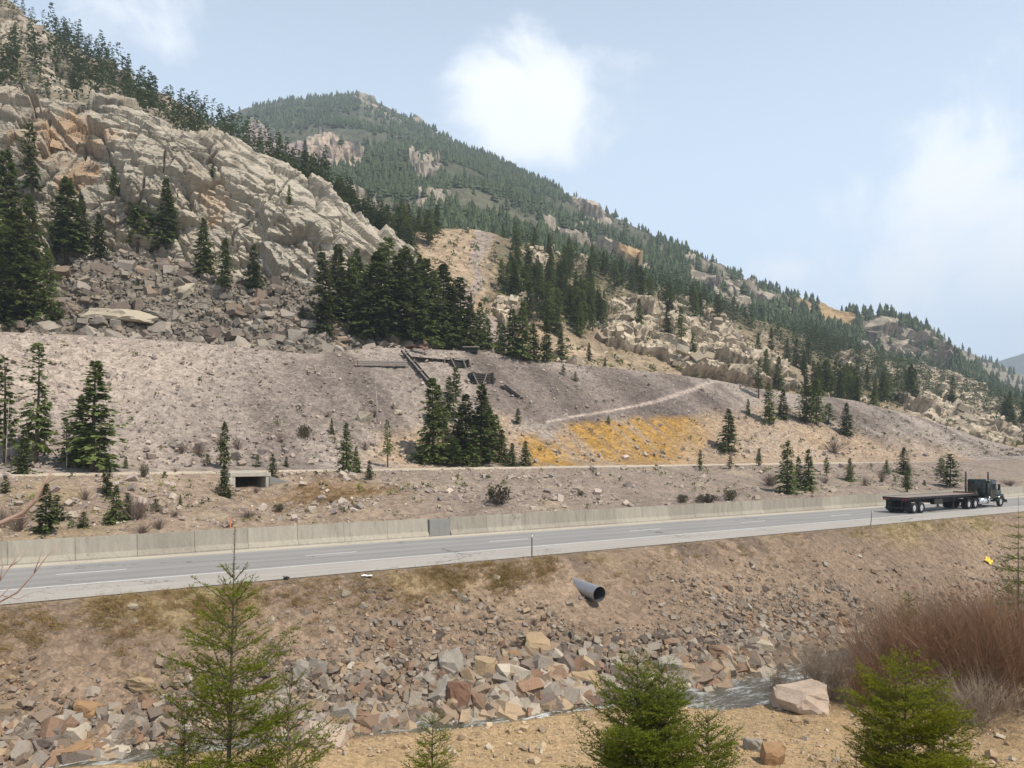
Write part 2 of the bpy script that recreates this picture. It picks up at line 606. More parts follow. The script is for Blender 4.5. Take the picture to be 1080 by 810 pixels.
def asphalt():
    m, t = new_mat('worn pale asphalt')
    p = pos(t)
    rot = t.node('ShaderNodeMapping', vector_type='TEXTURE', i_0=p)
    rot.inputs['Rotation'].default_value = (0, 0, YAW)
    sp = t.node('ShaderNodeSeparateXYZ', i_0=rot.outputs[0])
    n_ = sp.outputs[1]
    lane = t.ramp(t.math('DIVIDE', t.math('SUBTRACT', n_, 35.0), 13.0),
                  [(.0, (.35, .325, .29)), (.285, (.345, .32, .29)), (.32, (.285, .272, .255)), (.37, (.225, .218, .208)), (.42, (.265, .254, .24)), (.5, (.225, .218, .208)), (.56, (.28, .268, .25)), (.63, (.235, .227, .215)), (.70, (.275, .263, .248)), (.78, (.225, .218, .208)),
                   (.86, (.31, .30, .285)), (.89, (.43, .39, .335)), (1., (.45, .40, .34))])
    st = t.node('ShaderNodeMapping', i_0=rot.outputs[0])
    st.inputs['Scale'].default_value = (.06, 1.3, 1)
    n1 = t.noise(st.outputs[0], 1.4, 6, .65)
    n2 = t.noise(p, 12., 5, .7)
    n3 = t.noise(p, .25, 4, .6)
    k = t.math('ADD', .58, t.math('ADD', t.math('MULTIPLY', n1, .55), t.math('ADD', t.math('MULTIPLY', n2, .22), t.math('MULTIPLY', n3, .22))))
    c = t.mix(1.0, lane, t.node('ShaderNodeCombineXYZ', i_0=k, i_1=k, i_2=k).outputs[0], 'MULTIPLY')
    wp = t.node('ShaderNodeVectorMath', operation='ADD', i_0=rot.outputs[0])
    wn = t.node('ShaderNodeTexNoise', i_Vector=p)
    wn.inputs['Scale'].default_value = 1.3
    wn.inputs['Detail'].default_value = 4
    wv = t.node('ShaderNodeVectorMath', operation='SCALE', i_0=wn.outputs[1])
    wv.inputs[3].default_value = 1.4
    t.l.new(wv.outputs[0], wp.inputs[1])
    mp2 = t.node('ShaderNodeMapping', i_0=wp.outputs[0])
    mp2.inputs['Scale'].default_value = (.085, .11, 1)
    v = t.voro(mp2.outputs[0], 1.0, 'DISTANCE_TO_EDGE')
    cr = t.node('ShaderNodeMapRange', i_0=v.outputs['Distance'], i_1=.0035, i_2=.010, i_3=.75, i_4=0.).outputs[0]
    cr = t.math('MULTIPLY', cr, t.math('GREATER_THAN', t.noise(p, .16, 2, .5), .50))
    c = t.mix(cr, c, (.075, .072, .07, 1))
    t.l.new(c, t.bsdf.inputs['Base Color'])
    b = t.node('ShaderNodeBump', i_Strength=.4, i_Distance=.015, i_Height=n2)
    t.l.new(b.outputs[0], t.bsdf.inputs['Normal'])
    t.bsdf.inputs['Roughness'].default_value = .85
    return m


M['asphalt'] = asphalt()


def water_mat():
    m, t = new_mat('fast stream water')
    p = pos(t)
    rot = t.node('ShaderNodeMapping', vector_type='TEXTURE', i_0=p)
    rot.inputs['Rotation'].default_value = (0, 0, YAW)
    sc = t.node('ShaderNodeMapping', i_0=rot.outputs[0])
    sc.inputs['Scale'].default_value = (.55, 1.5, 1)
    n = t.noise(sc.outputs[0], 1.5, 7, .7, .6)
    n2 = t.noise(sc.outputs[0], 4.5, 5, .7, .3)
    foam = t.node('ShaderNodeMapRange', i_0=t.math('ADD', t.math('MULTIPLY', n, .7), t.math('MULTIPLY', n2, .3)), i_1=.49, i_2=.63, i_3=0., i_4=1.).outputs[0]
    foam = t.math('MULTIPLY', foam, t.node('ShaderNodeSeparateColor', i_0=t.node('ShaderNodeVertexColor', layer_name='Col').outputs[0]).outputs[0])
    c = t.mix(foam, (.085, .075, .05, 1), (.85, .87, .86, 1))
    t.l.new(c, t.bsdf.inputs['Base Color'])
    t.l.new(t.math('ADD', .12, t.math('MULTIPLY', foam, .6)), t.bsdf.inputs['Roughness'])
    t.bsdf.inputs['Specular IOR Level'].default_value = .5
    b = t.node('ShaderNodeBump', i_Strength=.6, i_Distance=.15, i_Height=t.math('ADD', n, t.math('MULTIPLY', n2, .4)))
    t.l.new(b.outputs[0], t.bsdf.inputs['Normal'])
    return m


M['water'] = water_mat()

# ------------------------------------------------------------------ near ground: bank, stream, embankment, verge, bench
C_SAND, C_DIRT = np.array([.43, .315, .185]), np.array([.25, .190, .142])
C_TAIL, C_PURP, C_OCHRE = np.array([.345, .30, .268]), np.array([.165, .138, .126]), np.array([.40, .245, .075])
C_GRASS, C_ROCK = np.array([.30, .26, .11]), np.array([.45, .415, .35])


def stream_c(s):
    return curve(s, [(-80, 36), (-20, 30.2), (2, 28.2), (14, 26.3), (28, 24.4), (38, 25.4), (60, 27.5), (330, 40)], 1) if np.ndim(s) else np.interp(s, [-80, -20, 2, 14, 28, 38, 60, 330], [36, 30.2, 28.2, 26.3, 24.4, 25.4, 27.5, 28])


def water_z(s):
    return np.interp(s, [-60, 2, 14, 28, 38, 330], [-3.4, -4.2, -4.8, -5.15, -5.35, -6.5])


PS, PN = None, None     # culvert portal position along / across the road, set below


def xy(s, n):
    return s * S2[0] + n * N2[0], s * S2[1] + n * N2[1]


PORTAL = (15.4, 63.0)


def ground_h(s, n, detail=True):
    X, Y = xy(s, n)
    nc = np.interp(s, [-80, -20, 2, 14, 28, 38, 60, 330], [33, 30.2, 28.2, 26.3, 24.4, 25.4, 27.5, 28])
    zw = water_z(s)
    P = np.stack([X, Y, 0 * X], -1)
    wob = fbm(P * .35, 3, 5) * .9 if detail else 0
    h = np.zeros_like(X)
    r = np.hypot(X, Y)
    # near bank: gravel bench below a mound on which the camera stands
    bench = zw + .62 - .30 * sstep(19, 26, s) + np.clip(nc - 1.7 - n, 0, 60) * .02
    mound = 4.25 - np.clip(r - 1.6, 0, None) * .47
    mound = np.maximum(mound, -9)
    near = np.maximum(bench, mound)
    near = near + np.log1p(np.exp(-np.abs(bench - mound) * 3)) / 3
    near = near + fbm(P * .5, 4, 9) * .10
    bed = zw - .5
    d = n - nc + wob * .35
    ext = 1.5 * sstep(18, 25, s) * sstep(40, 34, s)
    near = bed + (near - bed) * sstep(-1.0, -1.8, d + ext)
    # embankment up to the road
    nt = nc + .9
    t = np.clip((n - nt) / (34.6 - nt), 0, 1.0)
    emb = (zw - .2) + (-.12 - (zw - .2)) * (t ** 1.08)
    gully = fbm(np.stack([s * .45, n * .07, 0 * s], -1), 4, 31)
    emb = emb + (gully * .33 + fbm(P * .9, 4, 13) * .22) * np.sin(np.pi * np.clip(t, 0, 1)) ** .6
    emb = emb + sstep(.90, 1., t) * fbm(P * .6, 3, 4) * .12
    emb = bed + (emb - bed) * sstep(.5, 1.3, d)
    h = np.where(d < 0, near, emb)
    h = np.where(n > 34.6, -.12 + .09 * sstep(34.6, 35.4, n), h)
    # behind the barrier: stony slope up to the bench track
    up = np.interp(n, [47.0, 48.4, 54, 60, 66, 71.5], [.05, .95, 1.9, 3.0, 4.12, 4.16])
    lump = fbm(P * .22, 4, 21) * .55 + fbm(P * .9, 4, 22) * .16
    up = up + lump * sstep(48.6, 51, n) * sstep(66.2, 63, n)
    # gully in front of the culvert portal
    gx = np.abs(s - PORTAL[0])
    up = up - .7 * np.exp(-(gx / 3.2) ** 2) * sstep(50, 56, n) * sstep(64.5, 61, n)
    cut = (gx < 1.55) & (n > PORTAL[1] - .3) & (n < PORTAL[1] + 6)
    up = np.where(cut, 2.35, up)
    h = np.where(n > 47.0, up, h)
    h = np.where((n > 36.0) & (n <= 47.0), -.10, h)
    return h


s_ax = np.concatenate([np.arange(-60, -12, 1.0), np.arange(-12, 46, .2), np.arange(46, 110, .5), np.arange(110, 330, 3.0)])


def near_sheet(name, n_ax, mat, colour, mode=None):
    Sg, Ng = np.meshgrid(s_ax, n_ax)
    NC = np.interp(Sg, [-80, -20, 2, 14, 28, 38, 60, 330], [33, 30.2, 28.2, 26.3, 24.4, 25.4, 27.5, 28])
    if mode == 'bank':
        Ng = NC + Ng
    elif mode == 'emb':
        Ng = np.where(Ng > 36, Ng, NC + (Ng - 25.0) / (35.8 - 25.0) * (35.8 - NC))
    Z = ground_h(Sg, Ng)
    X, Y = xy(Sg, Ng)
    P = np.stack([X, Y, Z], -1)
    col = colour(Sg, Ng, P)
    me = mesh_np(name, P.reshape(-1, 3), grid_faces(*Sg.shape), mat, col.reshape(-1, 3), True)
    return link(name, me, kind='structure')


def mixc(a, b, t):
    return a + (b - a) * np.clip(t, 0, 1)[..., None]


def col_bank(s, n, P):
    k = fbm(P * .18, 4, 3)
    c = np.broadcast_to(C_SAND, P.shape) * (1 + .12 * k[..., None])
    c = mixc(c, np.array([.30, .22, .13]), sstep(.1, .5, fbm(P * .3, 4, 8)) * .6)
    # the strip under the willows has darker soil
    c = mixc(c, np.array([.22, .16, .10]), sstep(26, 31, s) * sstep(12, 15, n) * .6)
    nc = np.interp(s, [-80, -20, 2, 14, 28, 38, 60, 330], [33, 30.2, 28.2, 26.3, 24.4, 25.4, 27.5, 28])
    return mixc(c, np.array([.16, .12, .085]), sstep(2.3, 1.7, np.abs(n - nc)) * .8)


def col_emb(s, n, P):
    k = fbm(P * .25, 4, 41)
    c = np.broadcast_to(C_DIRT, P.shape) * (1 + .16 * k[..., None])
    c = mixc(c, np.array([.32, .245, .18]), sstep(.0, .4, fbm(P * .12, 4, 44)) * .7)
    c = mixc(c, np.array([.18, .138, .11]), sstep(-.05, .35, fbm(np.stack([s * .6, n * .15, 0 * s], -1), 4, 45)) * sstep(32.6, 34.4, n) * 1.0)
    c = mixc(c, np.array([.20, .15, .11]), sstep(.05, .4, fbm(P * .5, 4, 46)) * .4)
    g = sstep(-.1, .3, fbm(P * .22, 3, 47)) * sstep(32.2, 33.8, n) * sstep(36, 35.0, n)
    c = mixc(c, np.array([.33, .26, .14]), g * .55)
    return c


def col_up(s, n, P):
    k = fbm(P * .12, 4, 51)
    c = np.broadcast_to(np.array([.31, .245, .19]), P.shape) * (1 + .12 * k[..., None])
    c = mixc(c, np.array([.285, .238, .208]), sstep(20, 32, s) * .8)
    c = mixc(c, np.array([.40, .335, .25]), sstep(.1, .5, fbm(P * .3, 3, 52)) * .6)
    br = np.exp(-((s - 20.5) / 5.0) ** 2) * np.exp(-((n - 58.5) / 3.0) ** 2)
    c = mixc(c, np.array([.29, .205, .125]), sstep(.15, .6, br + .25 * fbm(P * .8, 3, 53)) * .9)
    c = mixc(c, np.array([.30, .24, .15]), sstep(.15, .45, fbm(P * .16, 4, 54)) * sstep(14, 6, s) * .7)
    c = mixc(c, np.array([.62, .54, .44]), sstep(65.6, 66.4, n) * sstep(150, 90, s))
    return c


G = []
G.append(near_sheet('gravel_bank', np.concatenate([np.arange(-42, -12, .8), np.arange(-12, .01, .2)]), M['bank'], col_bank, 'bank'))
EMB = near_sheet('road_embankment', np.concatenate([np.arange(25.0, 35.81, .15), [36.4, 46.9]]), M['embank'], col_emb, 'emb')
G.append(EMB)
UPV = near_sheet('roadside_slope', np.concatenate([[47.90, 48.2, 48.6], np.arange(49, 64, .3), np.arange(64, 66.6, .18), [67, 69, 71, 72.0]]), M['verge'], col_up)
G.append(UPV)

# stream surface
ss = np.arange(-30, 100, .22)
ww = np.linspace(-4.2, 2.4, 28)
Sg, Wg = np.meshgrid(ss, ww)
Ng = Wg + np.interp(Sg, [-80, -20, 2, 14, 28, 38, 60, 330], [33, 30.2, 28.2, 26.3, 24.4, 25.4, 27.5, 28])
Xg, Yg = xy(Sg, Ng)
P = np.stack([Xg, Yg, 0 * Xg], -1)
Zg = water_z(Sg) + fbm(np.stack([Sg * .9, Ng * 1.8, 0 * Sg], -1), 4, 61) * .15
P[..., 2] = Zg
fo = np.clip(.55 + 1.2 * fbm(np.stack([Sg * .16, 0 * Sg, 0 * Sg], -1), 2, 77), .1, 1)
fo = np.where(Sg > 36, fo * .3, np.maximum(fo, .55))
link('stream_water', mesh_np('stream_water', P.reshape(-1, 3), grid_faces(*Sg.shape), M['water'], np.repeat(fo.reshape(-1, 1), 3, 1), True), kind='structure')

# ------------------------------------------------------------------ hill sheets from sight lines: (column u) -> (row v, depth d)
def kk(u):
    return N2[1] + N2[0] * (u - U0) / FPX


def line_z(v, d):
    return CAMZ + (HOR - v) / FPX * d


def sheet(name, u, lines, rows, ease=None):
    """lines: list of (d(u), z(u)); returns grid of points"""
    pts = []
    for i in range(len(lines) - 1):
        (d0, z0), (d1, z1) = lines[i], lines[i + 1]
        for j in range(rows[i] + (1 if i == len(lines) - 2 else 0)):
            t = j / rows[i]
            d = d0 + (d1 - d0) * t
            z = z0 + (z1 - z0) * t
            pts.append(np.stack([(u - U0) / FPX * d, d, z], -1))
    return np.array(pts)


TCREST = [(-300, 345), (0, 350), (100, 354), (200, 361), (330, 374), (385, 367), (430, 367), (520, 372), (560, 379), (600, 384), (700, 394), (770, 404), (800, 412), (850, 417), (900, 423), (960, 439), (1000, 452), (1040, 468), (1080, 478), (1300, 490)]
CBASE = [(-300, 305), (0, 298), (60, 288), (120, 266), (200, 284), (280, 295), (330, 302), (400, 322), (440, 338), (480, 350), (520, 362)]
CTOP = [(-300, 60), (0, 104), (60, 103), (120, 114), (180, 130), (230, 150), (280, 172), (330, 198), (370, 222), (400, 246), (430, 268), (460, 305), (490, 345), (520, 372)]


def tcrest(u):
    v = curve(u, TCREST, 8)
    a = (HOR - v) / FPX
    d = 46.8 / np.maximum(.6 * kk(u) - a, .22)
    return v, d


# --- mine waste (tailings) heap
u = np.arange(-300, 1330, 2.3)
vc, dc = tcrest(u)
zc = line_z(vc, dc)
k = kk(u)
d_a, d_b = 71.6 / k, 75.5 / k
za, zb = np.full_like(u, 4.14), np.full_like(u, 4.9)
zc = np.maximum(zc, zb + .5)
dc = np.maximum(dc, d_b + 4)
P = sheet('t', u, [(d_a, za), (d_b, zb), (dc, zc), (dc + 4, zc + .5), (dc + 16, zc + .9), (dc + 45, zc - 14)], [5, 110, 6, 6, 3])
nr, nc_ = P.shape[:2]
t_of = np.concatenate([np.zeros(5), np.linspace(0, 1, 110), np.ones(nr - 115)])[:, None]
nv = grid_normals(P)
s_ = P[..., 0] * S2[0] + P[..., 1] * S2[1]
gul = fbm(np.stack([s_ * .16, P[..., 2] * .03, 0 * s_], -1), 4, 71)
bulge = np.sin(np.pi * np.clip(t_of, 0, 1))
disp = gul * 1.1 * bulge ** .7 + fbm(P * .35, 4, 72) * .38 * np.clip(bulge + .25, 0, 1)
disp = disp + facet(P * .8, 73)[0] * .10 * bulge
# the lower edge of the purple heap overhangs a little step above the ochre scar
pu, pv = proj(P)
P = P + nv * disp[..., None] * np.sign(nv[..., 2:3])
pu, pv = proj(P)
wu, wv = pu + 22 * fbm(P * .12, 4, 81), pv + 16 * fbm(P * .12, 4, 82)
col = np.broadcast_to(C_TAIL, P.shape) * (1 + .10 * fbm(P * .1, 4, 83)[..., None])
streak = fbm(np.stack([s_ * .22, P[..., 2] * .05, 0 * s_], -1), 4, 84)
col = mixc(col, C_PURP, sstep(.0, .35, streak + .35 * fbm(P * .09, 4, 85)) * .7 * sstep(120, 330, pu))
purp = softpoly(wu, wv, [(480, 372), (560, 385), (700, 398), (765, 408), (775, 450), (700, 448), (560, 450), (520, 440)], 9)
purp = np.maximum(purp, .75 * softpoly(pu + 60 * fbm(P * .07, 4, 93), pv + 30 * fbm(P * .07, 4, 94), [(230, 395), (330, 380), (440, 385), (430, 430), (350, 462), (250, 458), (215, 425)], 24))
purp = np.maximum(purp, softpoly(wu, wv, [(850, 418), (900, 428), (960, 450), (900, 448), (850, 440)], 9))
soft = smooth1(np.ones(3), 1)
col = mixc(col, C_PURP * (1 + .15 * fbm(P * .3, 3, 86)[..., None]), purp * np.clip(.78 + .7 * streak, .2, 1))
wu2, wv2 = pu + 8 * fbm(P * .5, 3, 87), pv + 6 * fbm(np.stack([s_ * .5, P[..., 2] * .1, 0 * s_], -1), 3, 88)
och = softpoly(wu2, wv2, [(545, 458), (560, 455), (585, 470), (590, 446), (640, 443), (740, 440), (758, 448), (745, 470), (735, 492), (560, 492), (548, 475)], 5)
ochk = och * np.clip(.86 + 1.1 * fbm(np.stack([s_ * .9, P[..., 2] * .08, 0 * s_], -1), 3, 92) + .3 * streak, .15, 1)
col = mixc(col, C_OCHRE * (1 + .12 * fbm(P * .8, 3, 90)[..., None]), ochk)
sand = softpoly(wu, wv, [(730, 440), (800, 430), (900, 455), (960, 470), (1010, 485), (1080, 505), (1080, 530), (700, 530)], 12) + softpoly(wu, wv, [(380, 455), (470, 450), (545, 440), (550, 492), (370, 492)], 12)
col = mixc(col, np.array([.44, .33, .225]), sand * (.65 + .5 * fbm(P * .25, 3, 91)))
pink = softpoly(wu, wv, [(-300, 345), (200, 362), (230, 400), (60, 430), (-300, 430)], 25)
col = mixc(col, np.array([.43, .365, .315]), pink * .7)
# the old cart track that climbs across the purple heap
trk = np.interp(pu, [560, 600, 640, 690, 730, 752, 765], [449, 440, 434, 424, 411, 402, 400])
on = np.exp(-((pv - trk) / (1.3 + 1.3 * sstep(640, 745, pu))) ** 2) * (pu > 575) * (pu < 758)
col = mixc(col, np.array([.50, .43, .38]), on * .9)
tail_P = P
G.append(link('tailings_heap', mesh_np('tailings_heap', P.reshape(-1, 3), grid_faces(nr, nc_), M['tailings'], col.reshape(-1, 3), True), kind='structure'))

# --- talus and cliff on the left
u = np.arange(-300, 522, 1.25)
vt, dt = tcrest(u)
cb, ct = curve(u, CBASE, 10), curve(u, CTOP, 8)
d0 = dt + 3.0
z0 = line_z(vt, dt) - 1.0
db = dt + curve(u, [(-300, 20), (0, 22), (200, 22), (300, 23), (430, 22), (522, 26)])
dtp = db + curve(u, [(-300, 30), (0, 23), (120, 21), (230, 25), (330, 22), (430, 16), (522, 8)])
zb, zt = line_z(cb, db), line_z(ct, dtp)
zt = np.maximum(zt, zb + .2)
d_m1, z_m1 = db + (dtp - db) * .30, zb + (zt - zb) * .42
d_m2, z_m2 = db + (dtp - db) * .62, zb + (zt - zb) * .76
TR, CR = 60, 205
Pt = sheet('talus', u, [(d0, z0), (db, zb), (db + 3, zb + .5)], [TR, 3])
nv = grid_normals(Pt)
nv *= np.sign(nv[..., 2:3])
Pt = Pt + nv * (facet(Pt * .28, 101)[0] * .45 + facet(Pt * .6, 102)[0] * .28 + fbm(Pt * .12, 3, 103) * .9)[..., None]
pu, pv = proj(Pt)
kf = fbm(Pt * .15, 4, 104)
col = np.broadcast_to(np.array([.22, .195, .165]), Pt.shape) * (1 + .25 * facet(Pt * .6, 102)[0][..., None] * .5 + .2 * kf[..., None])
col = mixc(col, np.array([.10, .13, .05]), sstep(.1, .4, fbm(Pt * .13, 4, 105)) * sstep(110, 40, pu) * .9)
G.append(link('talus_slope', mesh_np('talus_slope', Pt.reshape(-1, 3), grid_faces(*Pt.shape[:2]), M['talus'], col.reshape(-1, 3), False), kind='structure'))

Pc = sheet('cliff', u, [(db - .5, zb - 2.0), (d_m1, z_m1), (d_m2, z_m2), (dtp, zt), (dtp + 7, zt + 1.5), (dtp + 22, zt + 4)], [85, 65, 50, 14, 8])
nv = grid_normals(Pc)
nv *= -np.sign((nv * np.array([.1, 1, -.5])).sum(-1, keepdims=True))
a_ = np.array([.85, .52, 0])
b_ = np.array([-.26, .43, .865])
e1, e2, e3 = .74 * a_ - .67 * b_, .67 * a_ + .74 * b_, np.cross(a_, b_)
B = np.stack([e1, e2, e3], 1)
pu, pv = proj(Pc)
Wp = Pc + np.stack([fbm(Pc * .12, 3, 111), fbm(Pc * .12, 3, 112), fbm(Pc * .12, 3, 113)], -1) * .7
Q = Wp @ B
h1, c1 = facet(Q / np.array([12., 6., 10.]), 121, .5)
h2, c2 = facet(Q / np.array([4.6, 2.1, 4.]), 122, .55)
h3, c3 = facet(Q / np.array([1.9, .9, 1.6]), 123, .5)
# left of the cliff breaks into big upright blocks with overhangs, the right is sloping slabs
lw = sstep(260, 140, pu)
Hb = Wp @ np.stack([a_, b_, e3], 1)
g1, k1 = facet(Hb / np.array([9., 7., 7.]), 131, .45)
g2, k2 = facet(Hb / np.array([3.6, 2.6, 3.]), 132, .5)
h0, c0 = facet(Q / np.array([24., 11., 18.]), 128, .4)
calm = sstep(-.20, .15, fbm(Pc * .07, 3, 127))
fr1 = np.abs(((Q[..., 1] / 9.5 + .7 * fbm(Q * .05, 3, 124)) % 1.0) - .5)
fr2 = np.abs(((Q[..., 0] / 14.0 + .9 * fbm(Q * .06, 3, 125)) % 1.0) - .5)
ledge = (Q[..., 1] / 6.5 + .9 * fbm(Q * .06, 3, 129)) % 1.0
lm = sstep(-.1, .3, fbm(Pc * .05, 3, 126))
disp = h0 * 1.5 + (h1 * 1.7 - 1.2 * np.exp(-(c1 / .018) ** 2)) * (1 - .4 * lw) + (g1 * 2.8 - 1.2 * np.exp(-(k1 / .02) ** 2)) * lw
disp = disp + (h2 * .75 - .6 * np.exp(-(c2 / .03) ** 2)) * (1 - .6 * calm) * (1 - .4 * lw) + (g2 * .7 - .5 * np.exp(-(k2 / .03) ** 2)) * lw * (1 - .5 * calm)
disp = disp + h3 * (.08 + .24 * (1 - calm)) - 2.2 * np.exp(-(fr1 / .014) ** 2) - 1.6 * np.exp(-(fr2 / .010) ** 2) + (.5 - ledge) * 1.3 * lm
edge = sstep(0, 14, np.arange(Pc.shape[0]))[:, None]
fade = sstep(515, 450, u)[None, :]
topf = 1 - .75 * sstep(200, 222, np.arange(Pc.shape[0]))[:, None]
disp = disp * (.4 + .6 * edge) * fade * topf
Pc = Pc + nv * disp[..., None]
pu, pv = proj(Pc)
tone = .5 + .5 * h2
col = C_ROCK * (.82 + .2 * tone[..., None] + .12 * h3[..., None])
col = mixc(col, np.array([.40, .345, .27]), sstep(.0, .6, h1) * .5)
wu, wv = pu + 14 * fbm(Pc * .2, 3, 141), pv + 14 * fbm(Pc * .2, 3, 142)
orange = inpoly(wu, wv, [(30, 118), (75, 118), (130, 140), (112, 170), (85, 205), (70, 215), (60, 175), (20, 170), (5, 150)]) | inpoly(wu, wv, [(120, 205), (165, 215), (150, 245), (110, 240)]) | inpoly(wu, wv, [(205, 200), (235, 185), (245, 215), (215, 240)])
col = mixc(col, np.array([.44, .28, .16]), orange * np.clip(.35 + .9 * fbm(Pc * .3, 3, 143), 0, .9))
col = mixc(col, np.array([.50, .465, .395]), sstep(200, 260, wu) * .6)
col = mixc(col, np.array([.20, .18, .15]), sstep(.12, .5, fbm(Pc * np.array([.5, .5, .12]), 4, 144)) * .7)
G.append(link('cliff', mesh_np('cliff', Pc.reshape(-1, 3), grid_faces(*Pc.shape[:2]), M['cliff'], col.reshape(-1, 3), False), kind='structure'))

# --- forested slope above the cliff
u = np.arange(-300, 462, 2.2)
ct2, cb2, (vt, dt) = curve(u, CTOP, 8), curve(u, CBASE, 10), tcrest(u)
db2 = dt + curve(u, [(-300, 20), (0, 22), (200, 22), (300, 23), (430, 22), (522, 26)])
dtp2 = db2 + curve(u, [(-300, 30), (0, 23), (120, 21), (230, 25), (330, 22), (430, 16), (522, 8)])
sk = curve(u, [(-300, -190), (0, -8), (30, 17), (60, 40), (100, 66), (140, 93), (200, 127), (250, 152), (300, 182), (350, 213), (400, 250), (462, 312)], 5)
dsk = dtp2 + curve(u, [(-300, 160), (0, 120), (200, 75), (300, 45), (400, 22), (462, 10)])
zt2 = line_z(ct2, dtp2)
zsk = line_z(sk, dsk)
Pf = sheet('f', u, [(dtp2 + 6, zt2 - 1.5), (dtp2 + 14, zt2 + 3.0), (dsk, zsk), (dsk + 25, zsk + 3), (dsk + 120, zsk - 60)], [6, 90, 8, 8])
nv = grid_normals(Pf)
nv *= np.sign(nv[..., 2:3])
rk = fbm(Pf * .05, 4, 151)
rmask = sstep(.05, .35, rk)
Pf = Pf + nv * (fbm(Pf * .06, 4, 152) * 2.0 + facet(Pf * np.array([.16, .16, .3]), 153)[0] * (.5 + 2.0 * rmask))[..., None]
pu, pv = proj(Pf)
rmask = rmask * .5
rocky = inpoly(pu, pv, [(20, 15), (50, 25), (65, 60), (75, 95), (45, 100), (35, 60), (0, 50), (0, 25)])
col = mixc(np.broadcast_to(np.array([.25, .215, .16]), Pf.shape), np.array([.42, .375, .31]), np.maximum(rmask, rocky * 1.0))
FOR_P, FOR_rock = Pf, np.maximum(rmask * .6, rocky * .8)
G.append(link('upper_slope', mesh_np('upper_slope', Pf.reshape(-1, 3), grid_faces(*Pf.shape[:2]), M['hill'], col.reshape(-1, 3), False), kind='structure'))

# --- middle spur behind the tailings
u = np.arange(330, 1330, 2.2)
vt, dt = tcrest(u)
zt3 = line_z(vt, dt)
sc_ = curve(u, [(330, 205), (360, 222), (400, 243), (440, 246), (480, 239), (520, 246), (560, 258), (600, 272), (650, 288), (700, 302), (750, 321), (800, 338), (850, 353), (900, 371), (950, 387), (1000, 397), (1050, 416), (1080, 427), (1200, 448), (1330, 460)], 6)
dsc = curve(u, [(330, 205), (400, 205), (480, 225), (600, 250), (700, 275), (800, 310), (900, 345), (1000, 380), (1080, 410), (1330, 520)], 12)
zsc = line_z(sc_, dsc)
dlow, zlow = dt + 12, zt3 - .6
mid = curve(u, [(330, 300), (400, 330), (440, 340), (520, 345), (600, 360), (650, 372), (700, 378), (760, 392), (800, 395), (850, 405), (900, 412), (960, 425), (1000, 436), (1080, 455), (1330, 480)], 8)
dmid = dlow + curve(u, [(330, 30), (480, 25), (640, 28), (760, 32), (900, 45), (1330, 70)])
zmid = np.maximum(line_z(mid, dmid), zlow + .5)
zsc = np.maximum(zsc, zmid + 2)
Pm = sheet('m', u, [(dlow, zlow - 1.5), (dmid, zmid), (dsc, zsc), (dsc + 20, zsc + 1), (dsc + 110, zsc - 45)], [50, 110, 6, 5])
nv = grid_normals(Pm)
nv *= np.sign(nv[..., 2:3])
pu, pv = proj(Pm)
wu, wv = pu + 14 * fbm(Pm * .06, 4, 161), pv + 10 * fbm(Pm * .06, 4, 162)
ROCKP = [[(632, 318), (680, 310), (730, 325), (760, 345), (795, 372), (830, 385), (838, 412), (800, 410), (760, 405), (720, 398), (690, 372), (640, 362)],
         [(520, 320), (560, 318), (565, 350), (530, 350)], [(540, 268), (580, 270), (590, 290), (550, 285)],
         [(950, 425), (985, 412), (1010, 410), (1050, 440), (1075, 470), (1000, 470), (960, 445)], [(880, 378), (920, 372), (1000, 390), (1040, 415), (990, 412), (920, 400)],
         [(430, 300), (455, 310), (452, 345), (430, 340)], [(1050, 420), (1120, 440), (1130, 470), (1080, 470)], [(350, 220), (420, 250), (440, 290), (400, 270)]]
rm = np.zeros(pu.shape)
for q in ROCKP:
    rm = np.maximum(rm, inpoly(wu, wv, q) * 1.0)
rm = np.maximum(rm, sstep(.30, .45, fbm(Pm * .045, 4, 163)) * .8)
HS = Pm @ np.stack([[.8, .6, 0], [-.6, .8, 0], [0, 0, 1.]], 1)
r1, q1 = facet(HS / np.array([7.5, 7.5, 4.2]), 164, .55)
r2, q2 = facet(HS / np.array([3.6, 3.6, 2.]), 165, .55)
step = fbm(np.stack([HS[..., 0] * .05, HS[..., 2] * .22, HS[..., 1] * .05], -1), 3, 166)
gapm = sstep(.03, .12, np.abs(np.linspace(0, 1, Pm.shape[0]))[:, None])
disp = rm * (1.4 + r1 * 1.9 + r2 * .6 + step * 1.2 - np.exp(-(q1 / .06) ** 2) * 1.8 - np.exp(-(q2 / .06) ** 2) * .5) + (1 - rm) * (fbm(Pm * .08, 4, 167) * 1.4 + r2 * .2)
nv2 = nv * .6 + np.array([-.1, -.55, .2])
Pm = Pm + nv2 * (disp * gapm)[..., None]
pu, pv = proj(Pm)
col = np.broadcast_to(np.array([.30, .24, .17]), Pm.shape) * (1 + .25 * fbm(Pm * .07, 4, 168)[..., None])
scree = inpoly(wu, wv, [(440, 255), (500, 235), (520, 250), (505, 300), (520, 330), (560, 345), (640, 372), (560, 385), (470, 360), (450, 310)])
col = mixc(col, np.array([.40, .31, .22]), scree * .9)
sc2 = inpoly(wu, wv, [(505, 235), (520, 250), (505, 280), (500, 330), (545, 345), (530, 370), (480, 350)])
col = mixc(col, np.array([.33, .285, .27]), sc2 * .8)
col = mixc(col, np.array([.45, .39, .305]) * (1 + .2 * r2[..., None]), rm)
